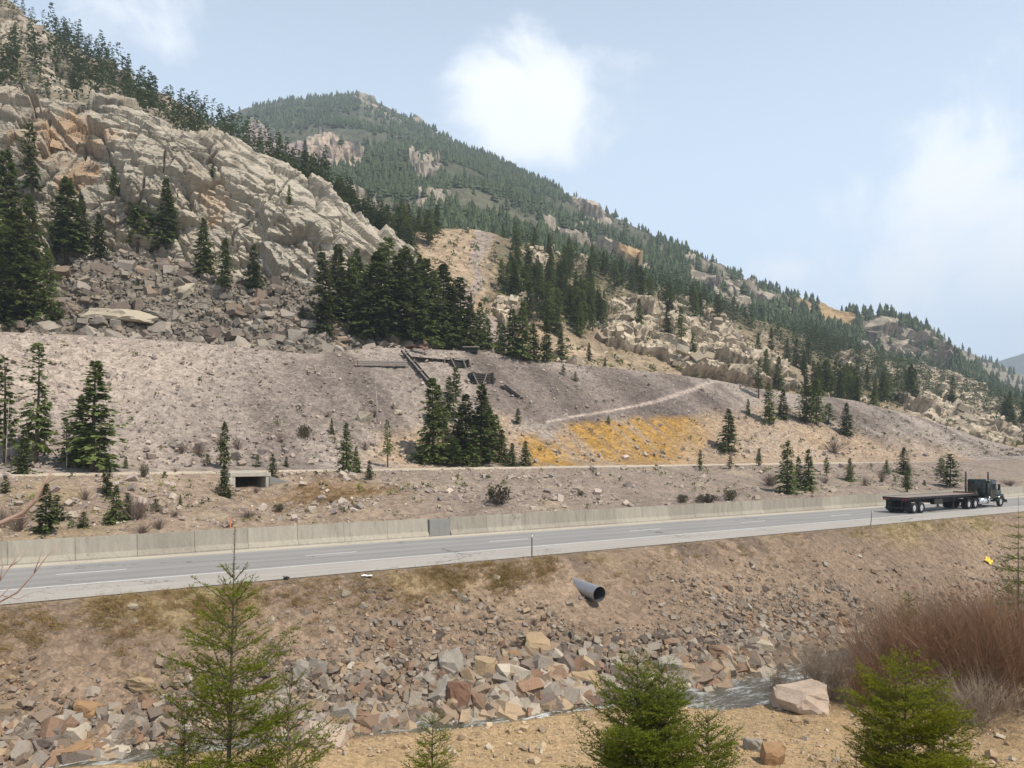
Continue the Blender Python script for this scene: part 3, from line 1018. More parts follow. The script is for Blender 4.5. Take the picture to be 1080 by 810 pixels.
fl_m = np.maximum(softpoly(pu, pv, [(515, 250), (640, 275), (760, 318), (890, 370), (868, 392), (800, 352), (700, 325), (620, 340), (540, 330)], 8), softpoly(pu, pv, [(845, 352), (960, 388), (1180, 450), (1180, 475), (1040, 445), (940, 425), (860, 398)], 8))
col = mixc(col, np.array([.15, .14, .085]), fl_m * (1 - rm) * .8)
FOR_M, FOR_Mrock = Pm, rm
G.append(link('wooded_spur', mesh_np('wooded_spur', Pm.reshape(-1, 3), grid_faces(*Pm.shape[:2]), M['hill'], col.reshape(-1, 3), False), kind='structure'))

# --- far mountain
u = np.arange(-120, 1330, 2.5)
rv = curve(u, [(-120, 190), (150, 165), (200, 143), (232, 126), (260, 114), (300, 107), (345, 103), (380, 102), (405, 112), (440, 129), (480, 150), (520, 166), (560, 186), (600, 206), (650, 230), (700, 254), (750, 277), (800, 302), (850, 322), (900, 333), (935, 335), (965, 345), (1000, 372), (1040, 402), (1080, 425), (1330, 470)], 3)
rd = curve(u, [(-120, 1000), (350, 1080), (500, 900), (700, 720), (850, 610), (960, 540), (1080, 520), (1330, 560)], 12)
zr = line_z(rv, rd)
bd = curve(u, [(-120, 300), (200, 290), (400, 280), (480, 290), (600, 312), (700, 335), (800, 365), (900, 400), (1000, 430), (1080, 450), (1330, 530)], 10)
bv = curve(u, [(-120, 330), (200, 300), (400, 285), (480, 262), (600, 285), (700, 315), (800, 350), (900, 382), (1000, 408), (1080, 440), (1330, 478)], 8)
zbx = line_z(bv, bd) - 4
Px = sheet('x', u, [(bd, zbx), (rd, np.maximum(zr, zbx + 3)), (rd + 60, zr + 5), (rd + 400, zr - 180)], [150, 5, 6])
nv = grid_normals(Px)
nv *= np.sign(nv[..., 2:3])
rib = fbm(np.stack([Px[..., 0] * .008, Px[..., 1] * .003, Px[..., 2] * .004], -1), 4, 171)
fc, _ = facet(Px * np.array([.03, .03, .06]), 172)
fc2, _ = facet(Px * np.array([.10, .10, .18]), 173)
tt = np.clip(np.arange(Px.shape[0]) / 150.0, 0, 1)[:, None]
amp = np.sin(np.pi * np.clip(tt, 0.02, 1) ** 1.2) * .9 + .1
pu, pv = proj(Px)
wu, wv = pu + 16 * fbm(Px * .02, 4, 174), pv + 10 * fbm(Px * .02, 4, 175)
XROCK = [[(320, 180), (325, 150), (338, 136), (360, 142), (384, 160), (386, 176), (350, 182)],
         [(255, 140), (270, 128), (300, 152), (322, 150), (320, 180), (290, 175)],
         [(940, 345), (965, 345), (1000, 375), (1000, 392), (955, 385), (900, 375), (905, 355)],
         [(430, 165), (460, 165), (465, 185), (440, 182)], [(375, 100), (392, 102), (395, 112), (378, 108)], [(433, 122), (447, 126), (445, 134), (435, 132)],
         [(560, 235), (600, 240), (680, 275), (700, 300), (640, 280), (590, 260)], [(600, 215), (640, 232), (650, 250), (610, 235)], [(720, 285), (790, 315), (830, 345), (780, 335), (730, 305)], [(360, 205), (400, 215), (400, 235), (365, 225)], [(440, 195), (475, 205), (470, 222), (445, 215)]]
xr = np.zeros(pu.shape)
for i_, q in enumerate(XROCK):
    xr = np.maximum(xr, inpoly(wu if i_ > 1 else pu + 4 * fbm(Px * .03, 3, 176), wv if i_ > 1 else pv + 3 * fbm(Px * .03, 3, 177), q) * 1.0)
noisy = sstep(.22 + .12 * sstep(650, 350, pu), .42 + .12 * sstep(650, 350, pu), fbm(Px * .012, 5, 178)) * sstep(.05, .2, tt + 0 * pu)
xr2 = np.maximum(xr, noisy * .5)
Px = Px + (nv * .5 + np.array([-.1, -.3, .4])) * ((rib * 22 + fbm(Px * .02, 3, 179) * 6) * amp + (fc * 6 + fc2 * 3.0) * np.clip(xr2 + .12, 0, 1))[..., None]
pu, pv = proj(Px)
col = np.broadcast_to(np.array([.20, .18, .13]), Px.shape) * (1 + .25 * fbm(Px * .03, 4, 180)[..., None])
col = mixc(col, np.array([.34, .30, .25]) * (1 + .2 * fc2[..., None]), xr2 * .85)
pinkr = inpoly(pu, pv, XROCK[0])
col = mixc(col, np.array([.46, .37, .30]), pinkr * .9)
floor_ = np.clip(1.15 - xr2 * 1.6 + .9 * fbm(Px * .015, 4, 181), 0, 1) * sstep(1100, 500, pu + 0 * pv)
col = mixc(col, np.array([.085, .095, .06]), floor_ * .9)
grey = inpoly(pu, pv, XROCK[1])
col = mixc(col, np.array([.36, .29, .27]), grey * .9)
gold = inpoly(wu, wv, [(838, 318), (860, 322), (890, 330), (905, 345), (890, 360), (860, 345), (840, 332)]) | inpoly(wu, wv, [(630, 262), (665, 275), (690, 295), (655, 285)])
col = mixc(col, np.array([.42, .29, .15]), gold * .75)
FOR_X, FOR_Xrock = Px, np.maximum(np.maximum(xr, gold * 1.0), noisy * .55)
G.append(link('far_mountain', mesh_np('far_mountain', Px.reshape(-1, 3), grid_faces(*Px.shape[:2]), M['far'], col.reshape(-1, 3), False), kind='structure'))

# --- receding ridge on the right and the last blue peak
u = np.arange(900, 1400, 3.0)
rv = curve(u, [(900, 360), (970, 348), (1000, 360), (1040, 378), (1080, 397), (1200, 420), (1400, 455)], 2)
Pr = sheet('r', u, [(u * 0 + 600, u * 0 - 10), (u * 0 + 1000, line_z(rv, 1000)), (u * 0 + 1200, line_z(rv, 1000) - 60)], [50, 6])
Pr[..., 2] += fbm(Pr * .02, 4, 191) * 7
FOR_R = Pr
col = np.broadcast_to(np.array([.27, .24, .18]), Pr.shape) * (1 + .4 * fbm(Pr * .03, 4, 192)[..., None])
G.append(link('receding_ridge', mesh_np('receding_ridge', Pr.reshape(-1, 3), grid_faces(*Pr.shape[:2]), M['far'], col.reshape(-1, 3), False), kind='structure'))
u = np.arange(960, 1700, 6.0)
rv = curve(u, [(960, 440), (1020, 395), (1050, 380), (1080, 371), (1150, 350), (1250, 340), (1400, 370), (1700, 430)], 2)
Pr = sheet('p', u, [(u * 0 + 1700, u * 0 - 40), (u * 0 + 2500, line_z(rv, 2500)), (u * 0 + 2900, line_z(rv, 2500) - 200)], [20, 4])
Pr[..., 2] += fbm(Pr * .006, 4, 193) * 14
G.append(link('distant_peak', mesh_np('distant_peak', Pr.reshape(-1, 3), grid_faces(*Pr.shape[:2]), M['far'], np.broadcast_to(np.array([.10, .12, .09]), Pr.shape).reshape(-1, 3), True), kind='structure'))
# valley floor sheet that carries everything out to the horizon
gx = np.linspace(-2900, 2900, 40)
gy = np.linspace(-600, 2950, 40)
Xg, Yg = np.meshgrid(gx, gy)
fl = np.stack([Xg, Yg, np.full_like(Xg, -14.0)], -1)
link('valley_floor', mesh_np('valley_floor', fl.reshape(-1, 3), grid_faces(*Xg.shape), M['far'], np.broadcast_to(np.array([.25, .22, .15]), fl.shape).reshape(-1, 3), True), kind='structure')

bpy.context.view_layer.update()
DG = bpy.context.evaluated_depsgraph_get()


def hit(u, v, sheets=None):
    """where the sight line through a photo pixel meets the terrain"""
    o = Vector((0, 0, CAMZ))
    d = Vector(((u - U0) / FPX, 1.0, (HOR - v) / FPX)).normalized()
    best = None
    for g in (sheets or G):
        ok, p, n, _ = g.ray_cast(o, d)
        if ok and (best is None or (p - o).length < (best[0] - o).length):
            best = (p.copy(), n.copy())
    return best


def drop(x, y, sheets=None):
    o = Vector((x, y, 900))
    best = None
    for g in (sheets or G):
        ok, p, n, _ = g.ray_cast(o, Vector((0, 0, -1)))
        if ok and (best is None or p.z > best[0].z):
            best = (p.copy(), n.copy())
    return best


# ------------------------------------------------------------------ road, markings, barrier
def road_strip(name, n0, n1, s0, s1, z, mat, parent=None, step=4.0, **props):
    ax = np.arange(s0, s1 + .01, step) if s1 - s0 > step else np.array([s0, s1])
    A, Bn = np.meshgrid(ax, np.array([n0, n1]))
    X, Y = xy(A, Bn)
    Pn = np.stack([X, Y, np.full_like(X, z)], -1)
    return link(name, mesh_np(name, Pn.reshape(-1, 3), grid_faces(*A.shape), mat), parent, **props)


ROAD = road_strip('road', 35.55, 47.45, -60, 330, 0.0, M['asphalt'], kind='structure')
road_strip('edge_line', 39.02, 39.17, -60, 330, .004, M['white_paint'], ROAD)
road_strip('median_line', 46.30, 46.42, -60, 330, .004, M['yellow_paint'], ROAD)
for i in range(30):
    road_strip('lane_dash', 42.66, 42.80, -47.5 + 12.2 * i, -44.45 + 12.2 * i, .004, M['white_paint'], ROAD)

bar = thing('concrete_barrier', 'long grey concrete traffic barrier along the far side of the road', 'barrier', (0, 0, 0), YAW)
prof = [(47.42, -.1), (47.42, .09), (47.62, .36), (47.72, 1.24), (47.92, 1.24), (48.0, .3), (48.0, -.1)]


def panel(length):
    mb = MB()
    mb.prism([(y, z) for y, z in prof], 0, length)
    for v in mb.bm.verts:
        x, y = v.co.x, v.co.y
        v.co.x, v.co.y = y, x
    return mb


pm = panel(3.03).mesh('barrier_panel', M['concrete'])
s0 = 23.7 - 3.05 * 18
for i in range(18):
    o = link('panel', pm, bar)
    o.location = (s0 + 3.05 * i, random.uniform(-.012, .012), random.uniform(-.012, .012))
mb = MB().box((24.55, 47.72, .58), (1.62, .46, 1.18), bevel=.02)
mb.build('panel', M['concrete_dark'], bar, label='short darker grey replacement block in the barrier')
for i in range(48):
    o = link('panel', pm, bar)
    o.location = (25.42 + 3.05 * i, random.uniform(-.012, .012), random.uniform(-.012, .012))


def delineator(u, v, h, tilt, label):
    p, _ = hit(u, v, [EMB])
    t = thing('delineator_post', label, 'marker post', p - Vector((0, 0, .15)), YAW, 'delineator posts on the near road edge')
    MB().box((0, 0, h / 2), (.075, .03, h)).build('post', M['post'], t)
    MB().box((-.005, -.022, h - .12), (.06, .012, .16)).build('reflector', M['refl'], t)
    t.rotation_euler = (tilt[0], tilt[1], YAW)


delineator(561, 588, 1.5, (0, 0), 'thin upright grey delineator post on the near road edge above the creek')
delineator(918, 555, 1.45, (0, R(9)), 'thin leaning grey delineator post left of the black truck')
p, _ = hit(243, 561)
mk = thing('marker_post', 'faded orange marker post behind the concrete barrier', 'marker post', p - Vector((0, 0, .1)))
MB().cyl((0, 0, 0), (0, 0, .95), .05, .045, 8).build('post', M['orange'], mk)
MB().cyl((0, 0, .95), (0, 0, 1.0), .055, .03, 8).build('cap', M['orange'], mk)

# ------------------------------------------------------------------ flatbed truck
T0 = Vector((*xy(0.0, 41.05), 0))
tr = thing('flatbed_truck', 'black semi truck pulling a long empty flatbed trailer along the road', 'truck', (*xy(69.9, 41.05), .004), YAW)
# local frame: x forward from the trailer tail, y to the far side, z up
MB().box((6.4, 0, 1.50), (12.8, 2.5, .09), bevel=.01).build('deck', M['deck'], tr)
for sy in (-1, 1):
    rail = MB().box((6.4, sy * 1.275, 1.47), (12.8, .05, .2)).build('side_rail', M['frame'], tr)
    st = MB()
    for i in range(20):
        st.box((.35 + i * .62, sy * 1.318, 1.46), (.06, .035, .16))
    st.build('stake_pocket', M['frame'], rail, kind='stuff')
    bw = MB()
    bw.prism([(.3, 1.40), (12.6, 1.40), (12.5, 1.20), (10.2, 1.10), (9.4, .84), (5.0, .84), (3.6, .95), (.3, 1.05)], sy * .48 - .06, sy * .48 + .06)
    bw.build('main_beam', M['frame'], tr)
for i in range(10):
    MB().box((.8 + i * 1.24, 0, 1.38), (.08, 2.44, .12)).build('cross_member', M['frame'], tr)
MB().box((.05, 0, 1.38), (.10, 2.5, .32), bevel=.01).build('tail_plate', M['frame'], tr)
for sy in (-1, 1):
    for dy in (.75, .95, 1.12):
        MB().cyl((-.01, sy * dy, 1.34), (-.04, sy * dy, 1.34), .06, seg=10).build('tail_lamp', M['red_lamp'], tr)
MB().box((.05, 0, .52), (.09, 2.2, .11)).box((.05, -.6, .86), (.08, .08, .62)).box((.05, .6, .86), (.08, .08, .62)).build('underride_bar', M['frame'], tr)
for sy in (-1, 1):
    MB().box((.45, sy * .93, .72), (.02, .6, .95)).build('mud_flap', M['rubber'], tr)


def wheel(x, sy, hub, r=.51, wdt=.30, y=None, dual=True):
    yc = sy * (1.09 if y is None else y)
    tm = MB()
    seg = 28
    prof = [(-.5, .62), (-.5, .9), (-.42, .985), (-.2, 1.0), (.2, 1.0), (.42, .985), (.5, .9), (.5, .62)]
    rings = []
    for (a, b) in prof:
        rings.append([tm.bm.verts.new((x + r * b * math.cos(q * math.tau / seg), yc + a * wdt, r + r * b * math.sin(q * math.tau / seg))) for q in range(seg)])
    for r0, r1 in zip(rings[:-1], rings[1:]):
        for q in range(seg):
            tm.bm.faces.new((r0[q], r0[(q + 1) % seg], r1[(q + 1) % seg], r1[q]))
    ty = tm.build('wheel', M['rubber'], tr, True)
    o = sy * wdt * .5
    rm_ = MB().cyl((x, yc + o * .62, r), (x, yc + o * .70, r), r * .63, r * .60, 24)
    rm_.cyl((x, yc + o * .5, r), (x, yc + o * 1.0, r), r * .28, r * .2, 16)
    for q in range(10):
        rm_.cyl((x + r * .38 * math.cos(q * .628), yc + o * .68, r + r * .38 * math.sin(q * .628)), (x + r * .38 * math.cos(q * .628), yc + o * .85, r + r * .38 * math.sin(q * .628)), .02, seg=6)
    rm_.build('rim', hub, ty)
    if dual:
        tm = MB()
        rings = []
        for (a, b) in prof:
            rings.append([tm.bm.verts.new((x + r * b * math.cos(q * math.tau / seg), yc - sy * wdt * 1.12 + a * wdt, r + r * b * math.sin(q * math.tau / seg))) for q in range(seg)])
        for r0, r1 in zip(rings[:-1], rings[1:]):
            for q in range(seg):
                tm.bm.faces.new((r0[q], r0[(q + 1) % seg], r1[(q + 1) % seg], r1[q]))
        tm.build('inner_tyre', M['rubber'], ty, True)


for sy in (-1, 1):
    for x in (1.15, 2.4):
        wheel(x, sy, M['alloy'])
for x in (1.15, 2.4):
    MB().cyl((x, -1.0, .51), (x, 1.0, .51), .075, seg=10).build('axle', M['frame'], tr)
for sy in (-1, 1):
    MB().box((8.9, sy * .75, .75), (.14, .14, .95)).box((8.9, sy * .75, .26), (.36, .3, .05)).build('landing_leg', M['frame'], tr)
MB().box((5.4, -.98, .98), (1.5, .42, .5), bevel=.03).build('tool_box', M['black'], tr)
MB().box((12.78, 0, 1.62), (.09, 2.4, .16)).build('front_board', M['rust'], tr)
# tractor
MB.OX = -3.9
MB().box((18.7, -.42, .82), (8.2, .09, .26)).box((18.7, .42, .82), (8.2, .09, .26)).build('chassis_rail', M['frame'], tr)
for sy in (-1, 1):
    for x in (15.1, 16.4):
        wheel(x, sy, M['alloy'])
    for x in (15.1, 16.4):
        f = MB()
        prof_f = [(x + .62 * math.cos(a), .51 + .62 * math.sin(a)) for a in [math.pi * (.12 + .76 * i / 10) for i in range(11)]]
        prof_f += [(x + .59 * math.cos(a), .51 + .59 * math.sin(a)) for a in [math.pi * (.88 - .76 * i / 10) for i in range(11)]]
        f.prism(prof_f, sy * .80, sy * 1.30)
        f.build('fender', M['black'], tr)
    wheel(21.8, sy, M['alloy'], y=1.03, dual=False)
    tank = MB().cyl((17.35, sy * .98, .72), (19.2, sy * .98, .72), .33, seg=22)
    tk = tank.build('fuel_tank', M['alloy'], tr, True)
    for xx in (17.7, 18.8):
        MB().cyl((xx - .04, sy * .98, .72), (xx + .04, sy * .98, .72), .34, seg=22).build('tank_strap', M['frame'], tk)
    MB().box((19.6, sy * 1.0, .55), (.7, .4, .12)).box((19.6, sy * 1.05, .85), (.7, .3, .05)).build('step', M['alloy'], tr)
    stck = MB().cyl((19.1, sy * 1.12, .95), (19.1, sy * 1.12, 2.55), .10, seg=14).cyl((19.1, sy * 1.12, 2.55), (19.1, sy * 1.12, 3.72), .075, seg=14)
    stck.build('exhaust_stack', M['frame'], tr, True)
MB().box((16.0, 0, 1.12), (1.1, .9, .12), bevel=.03).build('fifth_wheel', M['frame'], tr)
cab = MB()
cab.prism([(19.25, .85), (19.25, 2.82), (19.45, 2.95), (20.55, 2.92), (20.95, 2.70), (21.15, 2.0), (21.25, 1.75), (21.25, .85)], -1.05, 1.05)
bmesh.ops.bevel(cab.bm, geom=cab.bm.edges[:], offset=.06, segments=2, affect='EDGES')
cabo = cab.build('cab', M['dgreen'], tr, True)
MB().box((19.24, 0, 2.25), (.03, 1.25, .42), bevel=.01).build('rear_window', M['glass'], cabo)
for sy in (-1, 1):
    dr = MB().box((20.3, sy * 1.062, 1.65), (1.15, .025, 1.45), bevel=.01).build('door', M['dgreen'], tr)
    MB().box((20.35, sy * 1.08, 2.22), (.85, .02, .52), bevel=.008).build('window', M['glass'], dr)
    MB().box((19.9, sy * 1.09, 1.62), (.16, .03, .04)).build('handle', M['chrome'], dr)
    mr = MB().box((20.95, sy * 1.36, 2.1), (.10, .22, .62), bevel=.02).cyl((20.95, sy * 1.05, 2.4), (20.95, sy * 1.36, 2.38), .02, seg=6).cyl((20.95, sy * 1.05, 1.85), (20.95, sy * 1.36, 1.86), .02, seg=6)
    mr.build('mirror', M['frame'], tr)
ws = MB()
ws.prism([(20.93, 2.66), (20.985, 2.64), (21.19, 2.02), (21.14, 2.03)], -.95, .95)
ws.build('windscreen', M['glass'], tr)
vis = MB()
vis.prism([(20.75, 2.88), (21.25, 2.74), (21.25, 2.70), (20.8, 2.80)], -.98, .98)
vis.build('sun_visor', M['frame'], tr)
hood = MB()
hood.prism([(21.2, .95), (21.2, 1.98), (22.0, 1.93), (22.9, 1.80), (23.05, 1.62), (23.08, .8), (22.4, .8)], -.62, .62)
bmesh.ops.bevel(hood.bm, geom=hood.bm.edges[:], offset=.07, segments=2, affect='EDGES')
hood.build('hood', M['dgreen'], tr, True)
for sy in (-1, 1):
    f = MB()
    pf = [(21.8 + .74 * math.cos(a), .51 + .72 * math.sin(a)) for a in [math.pi * (-.02 + .98 * i / 14) for i in range(15)]]
    pf += [(21.8 + .62 * math.cos(a), .51 + .60 * math.sin(a)) for a in [math.pi * (.96 - .98 * i / 14) for i in range(15)]]
    f.prism(pf, sy * .62, sy * 1.22)
    f.build('front_fender', M['dgreen'], tr, True)
    MB().cyl((22.6, sy * .92, 1.18), (22.78, sy * .92, 1.18), .13, seg=16).build('headlight', M['chrome'], tr)
    MB().cyl((19.9, sy * .45, 2.96), (20.05, sy * .45, 3.06), .05, seg=8).build('marker_lamp', M['amber'], cabo)
MB().cyl((21.35, -.82, 1.45), (21.35, -.82, 2.05), .15, seg=16).build('air_cleaner', M['chrome'], tr, True)
MB().box((23.18, 0, .55), (.14, 2.3, .36), bevel=.03).build('bumper', M['chrome'], tr)
MB().box((23.10, 0, 1.25), (.05, .95, .75), bevel=.02).build('grille', M['chrome'], tr)

MB.OX = 0.0
# ------------------------------------------------------------------ drain pipe in the embankment
p, n_ = hit(619, 627, [EMB])
axis = Vector((-N2[0], -N2[1], -.06)).normalized()
pipe = thing('drain_pipe', 'corrugated galvanised drain pipe sticking out of the road embankment', 'pipe', p + Vector((0, 0, .24)))
rg, seg = [], 26
mb, ib = MB(), MB()
a = axis.orthogonal().normalized()
b = axis.cross(a)
L0, L1 = -2.2, 1.05
nst = 96
for i in range(nst + 1):
    x = L0 + (L1 - L0) * i / nst
    r_ = .405 + .014 * math.sin(i * math.pi / 2.0)
    rg.append([mb.bm.verts.new(axis * x + (a * math.cos(q * math.tau / seg) + b * math.sin(q * math.tau / seg)) * r_) for q in range(seg)])
for r0, r1 in zip(rg[:-1], rg[1:]):
    for q in range(seg):
        mb.bm.faces.new((r0[q], r0[(q + 1) % seg], r1[(q + 1) % seg], r1[q]))
mb.build('outer_shell', M['galv'], pipe, True)
ri = [[ib.bm.verts.new(axis * x + (a * math.cos(q * math.tau / seg) + b * math.sin(q * math.tau / seg)) * r_) for q in range(seg)] for x, r_ in ((L1, .392), (L1 + .004, .405), (L0, .385))]
for r0, r1 in ((ri[1], ri[0]), (ri[0], ri[2])):
    for q in range(seg):
        ib.bm.faces.new((r0[q], r0[(q + 1) % seg], r1[(q + 1) % seg], r1[q]))
ib.build('inner_shell', M['pipe_inside'], pipe, True)

# ------------------------------------------------------------------ concrete culvert portal under the bench
po = thing('culvert_portal', 'pale concrete box culvert with dark opening below the bench track', 'culvert', (*xy(PORTAL[0], PORTAL[1]), 2.3), YAW)
MB().box((0, 3.2, 1.74), (3.2, 6.6, .30), bevel=.02).build('roof_slab', M['concrete_pale'], po)
for sx in (-1, 1):
    MB().box((sx * 1.37, 3.1, .75), (.34, 6.3, 1.68), bevel=.015).build('side_wall', M['concrete_pale'], po)
MB().box((0, 6.0, .75), (2.4, .2, 1.68)).build('back_wall', M['concrete_dark'], po)
ww_ = MB()
ww_.prism([(0, -.3), (2.6, -.3), (2.6, .75), (0, 1.60)], -.13, .13)
wo = ww_.build('wing_wall', M['concrete_dark'], po)
wo.location = (1.52, -.05, 0)
wo.rotation_euler = (0, 0, R(-18))
ww_ = MB()
ww_.prism([(0, -.3), (-1.1, -.3), (-1.1, .9), (0, 1.55)], -.13, .13)
wo = ww_.build('wing_wall', M['concrete_pale'], po)
wo.location = (-1.52, -.05, 0)
wo.rotation_euler = (0, 0, R(35))

# ------------------------------------------------------------------ old mine timbers on the waste heap
def on_slope(u, v, lift=0.0):
    q, nn = hit(u, v, [o for o in G if o.name.startswith('tailings')])
    return q + nn * lift


def log(mb, p0, p1, r):
    mb.cyl(p0, p1, r, r * .93, 9)


def beam(mb, p0, p1, w_, h_):
    p0, p1 = Vector(p0), Vector(p1)
    d = p1 - p0
    q = d.to_track_quat('X', 'Z').to_matrix()
    mb.box((p0 + p1) / 2, (d.length, w_, h_), q)


pa, pb = on_slope(424, 374, .5), on_slope(456, 408, .35)
ch = thing('ore_chute', 'collapsed timber ore chute slanting down the waste heap', 'ore chute', pb)
d = (pa - pb)
side = d.cross(Vector((0, 0, 1))).normalized()
upn = side.cross(d).normalized()
if upn.z < 0:
    upn = -upn
for i in range(8):
    mbb = MB()
    beam(mbb, d * (i / 8) + upn * random.uniform(-.04, .04), d * ((i + .95) / 8), .6, .06)
    mbb.build('floor_plank', M['wood_grey'], ch)
for sgn in (-1, 1):
    mbb = MB()
    beam(mbb, side * .34 * sgn + upn * .12, side * .34 * sgn + d + upn * .12, .09, .3)
    mbb.build('side_board', M['wood'], ch)
for i in range(4):
    mbb = MB()
    beam(mbb, d * (.1 + .27 * i) - side * .5 + upn * .3, d * (.1 + .27 * i) + side * .5 + upn * .3, .12, .12)
    mbb.build('cross_beam', M['wood_grey'], ch)
for i in range(3):
    mbb = MB()
    log(mbb, d * (.2 + .35 * i) - upn * .8, d * (.2 + .35 * i) + upn * .05, .12)
    mbb.build('trestle_post', M['wood'], ch)

pa, pb = on_slope(377, 386.5, .15), on_slope(429, 387.5, .15)
tw = thing('log_retaining_wall', 'long low row of grey logs set into the waste heap', 'timber wall', (pa + pb) / 2)
d = (pb - pa)
for i in range(3):
    mbb = MB()
    off = Vector((0, -.1 + .06 * i, .05 + .26 * i))
    log(mbb, -d / 2 + off, d / 2 + off * 1.0 + Vector((0, 0, .05)), .15)
    mbb.build('log', M['wood_grey'], tw)
for i in range(6):
    mbb = MB()
    q = -d / 2 + d * (.06 + .176 * i) + Vector((0, .28, 0))
    log(mbb, q - Vector((0, 0, .6)), q + Vector((0, 0, .35 + .3 * random.random())), .09)
    mbb.build('stake', M['wood'], tw)


def timber_crib(name, u0, u1, v0, v1, label, logs, roofed, cat, seed):
    rr = random.Random(seed)
    pl, pr = on_slope(u0, v1, 0), on_slope(u1, v1, 0)
    c = (pl + pr) / 2
    wd = (pr - pl).length
    hgt = (v1 - v0) / FPX * c.y
    t = thing(name, label, cat, c - Vector((0, 0, .1)))
    ax = (pr - pl)
    ax.z = 0
    ax.normalize()
    bk = Vector((-ax.y, ax.x, 0))
    dep = 2.2
    for i in range(logs):
        z = hgt * (i + .5) / logs
        r_ = hgt / logs * .56
        j = rr.uniform(-.25, .25)
        mbb = MB()
        log(mbb, ax * (-wd / 2 - .15 + j) + Vector((0, 0, z + rr.uniform(-.05, .05))), ax * (wd / 2 + .15 + j) + Vector((0, 0, z + rr.uniform(-.08, .08))), r_)
        mbb.build('log', M['wood'], t)
        for sx in (-1, 1):
            mbb = MB()
            q = ax * sx * (wd / 2 - .12) + Vector((0, 0, z + r_ * .9))
            log(mbb, q - bk * .3, q + bk * dep, r_ * .9)
            mbb.build('tie_log', M['wood'], t)
    if roofed:
        for i in range(7):
            mbb = MB()
            x = -wd / 2 + wd * (i + .5) / 7
            beam(mbb, ax * x - bk * .4 + Vector((0, 0, hgt + .1)), ax * (x + rr.uniform(-.2, .2)) + bk * dep + Vector((0, 0, hgt + .45)), wd / 7 * .93, .06)
            mbb.build('roof_plank', M['wood'], t)
    for i in range(2):
        mbb = MB()
        q = ax * rr.uniform(-wd / 2, wd / 2) - bk * .4
        beam(mbb, q + Vector((0, 0, -.2)), q + ax * rr.uniform(-.9, .9) + Vector((0, 0, hgt * rr.uniform(.8, 1.35))), .14, .14)
        mbb.build('prop', M['wood_grey'], t)
    return t


timber_crib('timber_ruin', 438, 475, 378.5, 383, 'low dark collapsed timber wall below the heap crest beside the chute', 4, True, 'timber ruin', 3)
timber_crib('timber_crib', 477, 494, 379, 387, 'squat black timber crib half buried near the heap crest', 5, True, 'timber crib', 5)
timber_crib('timber_crib', 499, 520, 393, 405, 'dark broken log crib lower on the waste heap', 5, False, 'timber crib', 8)
pa, pb = on_slope(530, 409, .2), on_slope(547, 420, .2)
t = thing('fallen_beams', 'pair of dark fallen beams lying on the waste heap right of the log crib', 'beams', (pa + pb) / 2)
for i in range(3):
    mbb = MB()
    o_ = Vector((random.uniform(-.4, .4), random.uniform(-.3, .3), .1 * i))
    beam(mbb, (pa - pb) / 2 + o_, (pb - pa) / 2 + o_ * .3, .22, .2)
    mbb.build('beam', M['wood'], t)
q = hit(497, 371)[0]
sh = thing('collapsed_shed', 'small collapsed shed with pale tin roof behind the heap crest', 'shed', q)
mbb = MB()
mbb.box((0, 0, .2), (2.0, 1.4, .7))
mbb.build('wall', M['wood'], sh)
mbb = MB()
mbb.box((0, -.2, .75), (2.6, 2.0, .07), Matrix.Rotation(R(10), 3, 'X'))
mbb.build('roof', M['wood_grey'], sh)
q = hit(432, 369)[0]
sh = thing('rusted_sheet_pile', 'rust red sheet iron scraps lying among trees on the heap top', 'scrap metal', q)
for i in range(5):
    mbb = MB()
    mbb.box((i * 1.1 - 2.2, random.uniform(-.5, .5), .25 + random.uniform(0, .3)), (1.4, .9, .05), Matrix.Rotation(random.uniform(-.6, .6), 3, 'X') @ Matrix.Rotation(random.uniform(-.4, .4), 3, 'Y'))
    mbb.build('sheet', M['rust'], sh)

# ------------------------------------------------------------------ rocks
def hull_rock(seed, sq=(1, .8, .62), cuts=6, depth=.62):
    """angular block: a box with its corners and edges broken off along random planes"""
    r = random.Random(seed)
    bm = bmesh.new()
    bmesh.ops.create_cube(bm, size=1.0)
    for v in bm.verts:
        v.co = Vector((v.co.x * (1 + r.uniform(-.12, .12)), v.co.y * (1 + r.uniform(-.12, .12)), v.co.z * (1 + r.uniform(-.12, .12))))
    for i in range(cuts):
        n = Vector((r.gauss(0, 1), r.gauss(0, 1), r.gauss(0, 1))).normalized()
        reach = max(v.co.dot(n) for v in bm.verts)
        g = bmesh.ops.bisect_plane(bm, geom=bm.verts[:] + bm.edges[:] + bm.faces[:], plane_co=n * reach * r.uniform(depth, .92), plane_no=n, clear_outer=True)
        es = [e for e in g['geom_cut'] if isinstance(e, bmesh.types.BMEdge)]
        bmesh.ops.contextual_create(bm, geom=es)
    bmesh.ops.remove_doubles(bm, verts=bm.verts[:], dist=.03)
    bmesh.ops.triangulate(bm, faces=bm.faces[:])
    bm.verts.index_update()
    v = np.array([x.co[:] for x in bm.verts]) * np.array(sq)
    f = np.array([[x.index for x in fc.verts] for fc in bm.faces])
    bm.free()
    return v, f


SMALL = [hull_rock(540 + i, (1, random.uniform(.55, .95), random.uniform(.35, .8)), 2, .5) for i in range(16)]
SHAPES = [hull_rock(500 + i, (1, random.uniform(.55, .95), random.uniform(.35, .8)), random.choice((4, 5, 6, 7)), .55) for i in range(20)]


